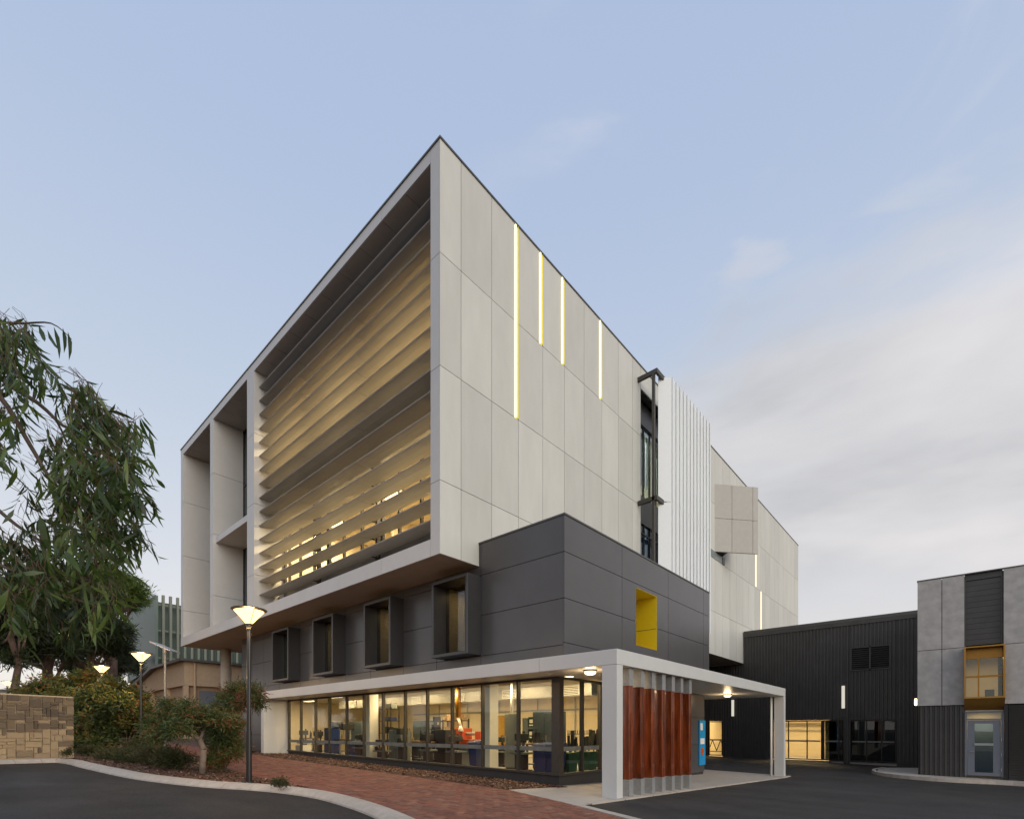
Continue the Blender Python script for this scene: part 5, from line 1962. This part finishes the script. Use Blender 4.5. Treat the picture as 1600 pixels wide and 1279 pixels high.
def leaf_mesh(name, P, D, L, Wd, m, parent=None, kind=None, **k):
    V, F, c = leaf_block(P, D, L, Wd, **k)
    n = len(V)
    idx, start, tot = [], [], []
    for f in F:
        idx.append((np.arange(n)[:, None] * c + np.array(f)[None, :]))
    # interleave by face kind
    me = bpy.data.meshes.new(name)
    me.vertices.add(n * c)
    me.vertices.foreach_set('co', V.reshape(-1))
    loops = np.concatenate([i.reshape(-1) for i in idx])
    tots = np.concatenate([np.full(n, len(f)) for f in F])
    starts = np.concatenate([[0], np.cumsum(tots)[:-1]])
    me.loops.add(len(loops)); me.loops.foreach_set('vertex_index', loops.astype(np.int32))
    me.polygons.add(len(tots)); me.polygons.foreach_set('loop_start', starts.astype(np.int32)); me.polygons.foreach_set('loop_total', tots.astype(np.int32))
    me.update(calc_edges=True)
    me.validate()
    me.materials.append(MATS[m])
    o = bpy.data.objects.new(name, me)
    COL.objects.link(o)
    if parent:
        o.parent = parent
        o.matrix_parent_inverse = Matrix.Translation(-world_loc(parent))
    if kind:
        o['kind'] = kind
    return o


def pxw(px, py, f):
    """a point seen at a picture position, f metres ahead"""
    r = (px - 800) / 785 * f
    x, y = c2w(r, f)
    return Vector((x, y, (1140 - py) / 785 * f))


NR = np.random.default_rng(11)


def shrub(name, label, cat, base, clumps, leaf, lw, n, m, stems=5, droop=-.2, wood='bark_pale', group=None, trunk_r=.03, dark=True, seg=3):
    """clumps: (x,y,z,r) centres; leaves gathered on twigs that fan out of every clump"""
    t = thing(name, label, cat, base, group)
    B = Vector(base)
    wb_ = MB()
    for c in clumps:
        c0 = Vector(c[:3])
        mid = B.lerp(c0, .5) + Vector((R.uniform(-.1, .1), R.uniform(-.1, .1), R.uniform(0, .15)))
        wb_.tube([B + Vector((R.uniform(-.05, .05), R.uniform(-.05, .05), -.05)), mid, c0], [trunk_r, trunk_r * .7, trunk_r * .3], 6)
    P, D = [], []
    tot = sum(c[3] ** 2 for c in clumps)
    for c in clumps:
        k = int(n * c[3] ** 2 / tot)
        tw = max(6, k // 9)
        d = NR.normal(size=(tw, 3)); d /= np.linalg.norm(d, axis=1, keepdims=True)
        d[:, 2] = d[:, 2] * .8 + .1
        rad = c[3] * (NR.random(tw) ** .45)[:, None] * (1 + .25 * NR.normal(size=(tw, 1)))
        tips = np.array(c[:3]) + d * rad * np.array([1, 1, .8])
        for q in range(9):
            off = NR.normal(size=(tw, 3)) * leaf * .55
            P.append(tips + off)
            dd = d * .8 + NR.normal(size=(tw, 3)) * .6
            dd[:, 2] += droop
            D.append(dd)
    P, D = np.concatenate(P), np.concatenate(D)
    g = np.array([G(a, b) for a, b in P[:, :2]])
    ok = P[:, 2] > g + .03
    P, D = P[ok], D[ok]
    L = leaf * (.6 + .8 * NR.random(len(P)))
    leaf_mesh('foliage', P, D, L, L * lw, m, t, kind='stuff', seg=seg)
    wb_.build('stem', wood, t, smooth=True)
    return t


def clump_px(lst, f, jitter=.5):
    out = []
    for px, py, r in lst:
        ff = f + R.uniform(-jitter, jitter)
        p = pxw(px, py, ff)
        out.append((p.x, p.y, p.z, r / 785 * ff))
    return out


# large shrub mass beside the wall end
def gpos(px, f):
    r = (px - 800) / 785 * f
    x, y = c2w(r, f)
    return (x, y, G(x, y))


shrub('large_shrub', 'tall dark shrub directly right of the stone wall end', 'shrub', gpos(138, 21), clump_px([(130, 1105, 26), (150, 1090, 26), (132, 1140, 26), (160, 1125, 28), (125, 1165, 22), (155, 1160, 24), (180, 1100, 22)], 21, 1.0), .16, .35, 9000, 'leaf_shrub')
shrub('large_shrub', 'golden green shrub with upright tips between the two left street lamps', 'shrub', gpos(195, 22.5), clump_px([(185, 1075, 20), (205, 1090, 22), (175, 1110, 24), (205, 1120, 24), (190, 1140, 24), (222, 1108, 14), (215, 1135, 18), (170, 1075, 16)], 22.5, .9), .17, .34, 9000, 'leaf_shrub')
shrub('large_shrub', 'spreading shrub rising above the top of the stone wall', 'shrub', gpos(95, 27), clump_px([(60, 1075, 20), (85, 1070, 20), (110, 1072, 22), (40, 1082, 14), (125, 1062, 18), (140, 1055, 16), (100, 1090, 22)], 27, 1.5), .18, .35, 7000, 'leaf_shrub')
shrub('large_shrub', 'dark shrub behind the third street lamp, in front of the beige hall', 'shrub', gpos(235, 24), clump_px([(225, 1150, 18), (238, 1132, 16), (250, 1148, 16), (215, 1160, 14)], 24, .6), .15, .35, 3500, 'leaf_dark')
# low bed planting
for i, (px, py, f, rr, lab) in enumerate([
        (140, 1180, 18.5, 17, 'low olive shrub at the foot of the stone wall end'),
        (172, 1186, 17.0, 18, 'low olive shrub near the kerb, second from the wall end'),
        (205, 1186, 16.2, 19, 'low olive shrub in the middle of the bed, in front of the golden shrub'),
        (240, 1184, 15.6, 21, 'low feathery shrub left of the small bent tree, farther of two'),
        (270, 1186, 14.8, 20, 'low feathery shrub left of the small bent tree, nearer of two'),
        (225, 1168, 19.0, 18, 'low dark shrub behind the feathery ones in the bed')]):
    shrub('low_shrub', lab, 'shrub', gpos(px, f), clump_px([(px, py, rr), (px - 12, py + 3, rr * .8), (px + 12, py + 2, rr * .8), (px - 4, py - 8, rr * .7)], f, .3), .12, .16, 3600, 'leaf_low', droop=.35, trunk_r=.012)
# small bent tree by the path
t0 = gpos(316, 13.4)
cl = clump_px([(250, 1125, 18), (270, 1112, 20), (295, 1110, 20), (245, 1145, 16), (275, 1138, 20), (300, 1130, 18), (325, 1120, 18), (345, 1125, 18), (262, 1100, 12), (235, 1132, 12)], 13.4, .7)
bt = shrub('small_tree', 'small bent bottlebrush tree with leaning trunk and red tipped crown beside the kerb', 'tree', t0, [], .12, .14, 0, 'leaf_bottlebrush') if False else None
bt = thing('small_tree', 'small bent bottlebrush tree with leaning trunk and red tipped crown beside the kerb', 'tree', t0)


def crown(parent, clumps, n, leaf, lw, m, droop=0.0, twigs=9, zs=.8, name='foliage', seg=3):
    P, D = [], []
    tot = sum(c[3] ** 2 for c in clumps)
    for c in clumps:
        tw = max(6, int(n * c[3] ** 2 / tot) // twigs)
        d = NR.normal(size=(tw, 3)); d /= np.linalg.norm(d, axis=1, keepdims=True)
        rad = c[3] * (NR.random(tw) ** .5)[:, None] * (1 + .2 * NR.normal(size=(tw, 1)))
        tips = np.array(c[:3]) + d * rad * np.array([1, 1, zs])
        for q in range(twigs):
            P.append(tips + NR.normal(size=(tw, 3)) * leaf * .5)
            dd = d * .7 + NR.normal(size=(tw, 3)) * .55
            dd[:, 2] += droop
            D.append(dd)
    P, D = np.concatenate(P), np.concatenate(D)
    L = leaf * (.6 + .8 * NR.random(len(P)))
    return leaf_mesh(name, P, D, L, L * lw, m, parent, kind='stuff', seg=seg)


crown(bt, cl, 9000, .13, .17, 'leaf_bottlebrush', droop=-.25)
b = MB()
T0 = Vector(t0)
k1, k2, k3 = pxw(318, 1170, 13.4), pxw(312, 1155, 13.4), pxw(300, 1147, 13.4)
b.tube([T0 + Vector((0, 0, -.05)), k1, k2, k3, pxw(285, 1143, 13.3), pxw(262, 1135, 13.1)], [.085, .075, .07, .06, .045, .02], 10)
b.tube([k2, pxw(322, 1135, 13.6), pxw(340, 1125, 13.8)], [.05, .035, .012], 8)
b.tube([k3, pxw(298, 1125, 13.4), pxw(290, 1112, 13.3)], [.045, .03, .01], 8)
b.build('trunk', 'bark_pale', bt, smooth=True)
# dark lower shrub right of it and the second slanting tree
shrub('large_shrub', 'dense dark green shrub at the right end of the bed, beside the brick path', 'shrub', gpos(345, 14.2), clump_px([(340, 1150, 20), (355, 1140, 20), (362, 1160, 20), (345, 1172, 18), (338, 1188, 14), (366, 1178, 14), (325, 1190, 12), (370, 1130, 14)], 14.2, .5), .12, .16, 9000, 'leaf_bottlebrush', droop=-.15)
t1 = gpos(352, 17.5)
bt2 = thing('small_tree', 'second small tree, its slanting crown behind the nearest lamp post', 'tree', t1)
crown(bt2, clump_px([(360, 1085, 16), (378, 1078, 17), (395, 1082, 16), (402, 1098, 11), (352, 1102, 14), (372, 1100, 12), (340, 1108, 9)], 17.5, .6), 6500, .15, .16, 'leaf_bottlebrush', droop=-.3)
b = MB()
b.tube([Vector(t1), pxw(352, 1140, 17.5), pxw(362, 1112, 17.5), pxw(378, 1100, 17.5), pxw(395, 1088, 17.5)], [.06, .05, .04, .025, .01], 8)
b.tube([pxw(362, 1112, 17.5), pxw(352, 1098, 17.5)], [.03, .01], 8)
b.build('trunk', 'bark_pale', bt2, smooth=True)
# tuft by the kerb and weeds at the wall foot
shrub('grass_tuft', 'small green weed tuft by the kerb, right of the nearest lamp post', 'plant', gpos(438, 11.0), clump_px([(438, 1222, 7), (430, 1224, 5), (446, 1225, 4)], 11.0, .1), .06, .3, 500, 'leaf_low', droop=.3, trunk_r=.004)
shrub('grass_tuft', 'pale weed tuft at the foot of the stone wall near its end', 'plant', gpos(103, 16.3), clump_px([(104, 1176, 6), (110, 1172, 5)], 16.3, .1), .07, .25, 400, 'leaf_low', droop=.4, trunk_r=.004)

# --- pines behind
def pine(label, px, f, top_py, clumps, n, tr=.35, m='leaf_pine', limbs=7, zs=.45):
    g = gpos(px, f)
    t = thing('pine_tree', label, 'tree', g, 'pines behind the stone wall')
    cs = clump_px(clumps, f, 2.0)
    crown(t, cs, int(n * 2.1), .50, .13, m, droop=.25, zs=zs, twigs=11)
    b = MB()
    g = Vector(g)
    zt = pxw(px, top_py, f).z
    q = [g + Vector((0, 0, -.2))]
    for k in range(1, 6):
        q.append(g.lerp(Vector((g.x + R.uniform(-.5, .5), g.y + R.uniform(-.5, .5), zt)), k / 5))
    b.tube(q, [tr, tr * .9, tr * .8, tr * .65, tr * .45, tr * .2], 10)
    for c in cs:
        c0 = Vector(c[:3])
        s = q[R.choice([2, 3, 3, 4])]
        mid = s.lerp(c0, .55) + Vector((0, 0, R.uniform(-.6, .2)))
        b.tube([s, mid, c0], [tr * .35, tr * .22, tr * .06], 6)
        for _ in range(3):
            e = c0 + Vector((R.uniform(-1, 1), R.uniform(-1, 1), R.uniform(-.2, .5))) * c[3]
            b.tube([mid, e], [tr * .12, tr * .03], 5)
    b.build('trunk', 'bark_pine', t, smooth=True)
    return t


pine('umbrella pine with a dense rounded crown left of the teal block', 172, 52, 915, [(218, 925, 12), (222, 938, 8), (200, 916, 18), (180, 905, 20), (155, 898, 22), (125, 900, 22), (192, 942, 20), (165, 930, 26), (130, 935, 28), (100, 930, 28), (70, 925, 26)], 20000, .55)
pine('dark pine with a bare forked trunk, second from the right', 138, 44, 985, [(120, 985, 26), (150, 975, 26), (175, 985, 24), (188, 995, 12), (95, 1000, 22), (140, 1010, 20), (185, 1015, 14), (70, 990, 22), (160, 1005, 18), (110, 1020, 16)], 15000, .42, 'leaf_dark')
pine('dark pine with a thick trunk in the middle of the group', 78, 40, 980, [(60, 960, 26), (85, 950, 28), (110, 960, 26), (40, 985, 26), (75, 1005, 22), (105, 1015, 18), (55, 1025, 14), (25, 1010, 20)], 12000, .5, 'leaf_dark')
pine('dark pine at the far left, its trunk rising behind the stone wall', 27, 34, 960, [(5, 940, 28), (30, 930, 28), (55, 930, 26), (-20, 965, 30), (15, 985, 26), (45, 980, 22), (-10, 1010, 24), (20, 1030, 12)], 11000, .28, 'leaf_dark')
pine('small dark pine in front of the beige hall roof, behind the lamps', 118, 60, 1000, [(190, 1040, 14), (205, 1030, 12), (170, 1050, 14), (140, 1040, 12), (110, 1040, 12), (215, 1045, 8)], 5000, .4, 'leaf_dark', zs=.6)

# --- weeping gum in the foreground: trunk just outside the frame, boughs hanging in
gx, gy = c2w(-6.6, 3.6)
gum = thing('gum_tree', 'eucalyptus in the left foreground with long drooping leaves on thin red twigs', 'tree', (gx, gy, G(gx, gy)))
b = MB()
T = [Vector((gx, gy, G(gx, gy) - .1)), Vector((gx + .1, gy, 1.0)), Vector((gx + .3, gy - .1, 2.6)), Vector((gx + .3, gy, 4.0)), Vector((gx + .2, gy + .3, 5.5))]
b.tube(T, [.24, .20, .16, .12, .06], 12)


def bough(pts, r0, r1):
    P = [Vector(p) for p in pts]
    # smooth
    Q = []
    for i in range(len(P) - 1):
        p0, p1, p2, p3 = P[max(i - 1, 0)], P[i], P[i + 1], P[min(i + 2, len(P) - 1)]
        for j in range(4):
            t = j / 4
            Q.append(.5 * ((2 * p1) + (p2 - p0) * t + (2 * p0 - 5 * p1 + 4 * p2 - p3) * t * t + (3 * p1 - p0 - 3 * p2 + p3) * t ** 3))
    Q.append(P[-1])
    n = len(Q)
    b.tube(Q, [(r0 + (r1 - r0) * (i / (n - 1)) ** .5) * .8 for i in range(n)], 7)
    return Q


B1 = bough([T[3], pxw(-60, 520, 4.0), pxw(0, 590, 4.0), pxw(60, 630, 4.0), pxw(110, 670, 4.0), pxw(160, 650, 4.0), pxw(215, 690, 4.0)], .05, .006)
B2 = bough([T[3], pxw(-80, 480, 4.1), pxw(-20, 500, 4.1), pxw(30, 505, 4.1), pxw(80, 505, 4.1), pxw(112, 530, 4.1)], .035, .003)
B3 = bough([T[2], pxw(-60, 590, 3.7), pxw(0, 620, 3.7), pxw(50, 700, 3.8), pxw(90, 760, 3.8), pxw(150, 780, 3.8), pxw(215, 770, 3.8), pxw(245, 790, 3.8)], .045, .004)
B4 = bough([T[2], pxw(-90, 700, 4.3), pxw(-20, 780, 4.3), pxw(40, 830, 4.3), pxw(100, 860, 4.3), pxw(160, 850, 4.3), pxw(220, 850, 4.3)], .045, .004)
B5 = bough([T[2], pxw(-90, 800, 3.9), pxw(-20, 870, 3.9), pxw(50, 900, 3.9), pxw(130, 905, 3.9), pxw(190, 920, 3.9)], .04, .004)
B6 = bough([pxw(60, 630, 4.0), pxw(90, 660, 4.2), pxw(120, 720, 4.2), pxw(170, 740, 4.2), pxw(200, 760, 4.2)], .018, .003)
B7 = bough([pxw(0, 520, 4.1), pxw(40, 560, 4.0), pxw(80, 570, 4.0), pxw(125, 590, 4.0), pxw(150, 605, 4.0)], .012, .002)
B8 = bough([T[2], pxw(-80, 640, 4.4), pxw(-30, 700, 4.4), pxw(20, 740, 4.4), pxw(60, 780, 4.4)], .03, .004)
b.build('trunk', 'bark', gum, smooth=True)
# where twigs start (picture px, py, spread, count)
spots = [(8, 515, 12, 18), (38, 520, 8, 8), (15, 560, 16, 18), (45, 505, 5, 3), (38, 585, 12, 8), (60, 560, 8, 3),
         (95, 600, 8, 5), (130, 605, 8, 7), (150, 618, 9, 9), (125, 640, 12, 9), (165, 645, 13, 13), (135, 668, 18, 14), (185, 668, 14, 12), (205, 672, 12, 9), (228, 668, 9, 8), (105, 680, 16, 8),
         (112, 715, 20, 16), (150, 720, 24, 24), (195, 725, 22, 24), (226, 712, 9, 8), (75, 700, 14, 5), (85, 745, 14, 6),
         (105, 770, 20, 14), (145, 775, 24, 24), (190, 775, 24, 26), (228, 770, 12, 14), (50, 770, 12, 4), (15, 640, 16, 9), (8, 700, 14, 7), (30, 620, 8, 4),
         (90, 825, 24, 16), (145, 830, 26, 26), (195, 835, 20, 20), (225, 825, 11, 12), (20, 850, 20, 16), (55, 855, 18, 14),
         (30, 890, 26, 30), (85, 890, 26, 30), (140, 890, 24, 26), (185, 880, 16, 16), (0, 920, 20, 20), (50, 930, 24, 26), (105, 935, 24, 24), (155, 935, 18, 18), (190, 930, 12, 12)]
tw = MB()
P, D, LL, WW, KK = [], [], [], [], []
side_v = Vector((SU, -CU, 0))
for px, py, sp_, n in spots:
    for _ in range(int(n * 1.25)):
        f = 4.0 + R.gauss(0, .38)
        a = pxw(px - 6 - (14 if px > 170 else 0) + R.gauss(0, sp_ * .7), py + R.gauss(0, sp_ * .7) - 10, f)
        ln = R.uniform(.08, .34)
        dirx = Vector((R.gauss(0, .3), R.gauss(0, .3), -1)) + side_v * R.gauss(.22, .35)
        e = a + dirx.normalized() * ln
        up = a + Vector((R.gauss(0, .05), R.gauss(0, .05), .07)) - side_v * R.uniform(.02, .12)
        tw.tube([up, a, a.lerp(e, .5) + Vector((0, 0, .015)), e], [.0018, .0017, .0013, .0007], 4)
        k = R.randint(4, 9)
        for q in range(k):
            s = a.lerp(e, (q + R.random()) / k)
            P.append(tuple(s))
            dv = Vector((R.gauss(0, .45), R.gauss(0, .45), -1 + R.gauss(0, .38))) + side_v * R.gauss(.22, .25)
            D.append(tuple(dv.normalized()))
            l_ = R.choice([R.uniform(.06, .12), R.uniform(.11, .20)])
            LL.append(l_); WW.append(l_ * R.uniform(.11, .20))
# the separate long leaves on the topmost spray
for px, py in ((84, 510), (98, 512), (106, 518), (74, 515), (60, 507), (50, 512), (178, 652), (190, 655), (233, 674), (224, 680)):
    P.append(tuple(pxw(px, py, 4.1))); D.append(tuple((Vector((SU, -CU, 0)) * R.uniform(.15, .45) + Vector((0, 0, -1))).normalized())); LL.append(R.uniform(.18, .26)); WW.append(.034)
tw.build('twigs', 'twig', gum, kind='stuff')
P, D, LL, WW = map(np.array, (P, D, LL, WW))
NN = NR.normal(size=(len(P), 3))
order = np.argsort(-LL * (P @ np.array([CU, SU, 0]) < 4.4))
one = order[:290]
many = order[290:]
leaf_mesh('foliage', P[many], D[many], LL[many], WW[many], 'leaf_gum', gum, kind='stuff', seg=2, N=NN[many])
V_, F_, c_ = leaf_block(P[one], D[one], LL[one], WW[one], N=NN[one], seg=2)
inv = Matrix.Translation(-world_loc(gum))
for q in V_:
    me = bpy.data.meshes.new('leaf')
    me.from_pydata([tuple(v) for v in q], [], F_)
    me.materials.append(MATS['leaf_gum'])
    o = bpy.data.objects.new('leaf', me)
    COL.objects.link(o)
    o.parent = gum
    o.matrix_parent_inverse = inv
print('leaves', len(P))
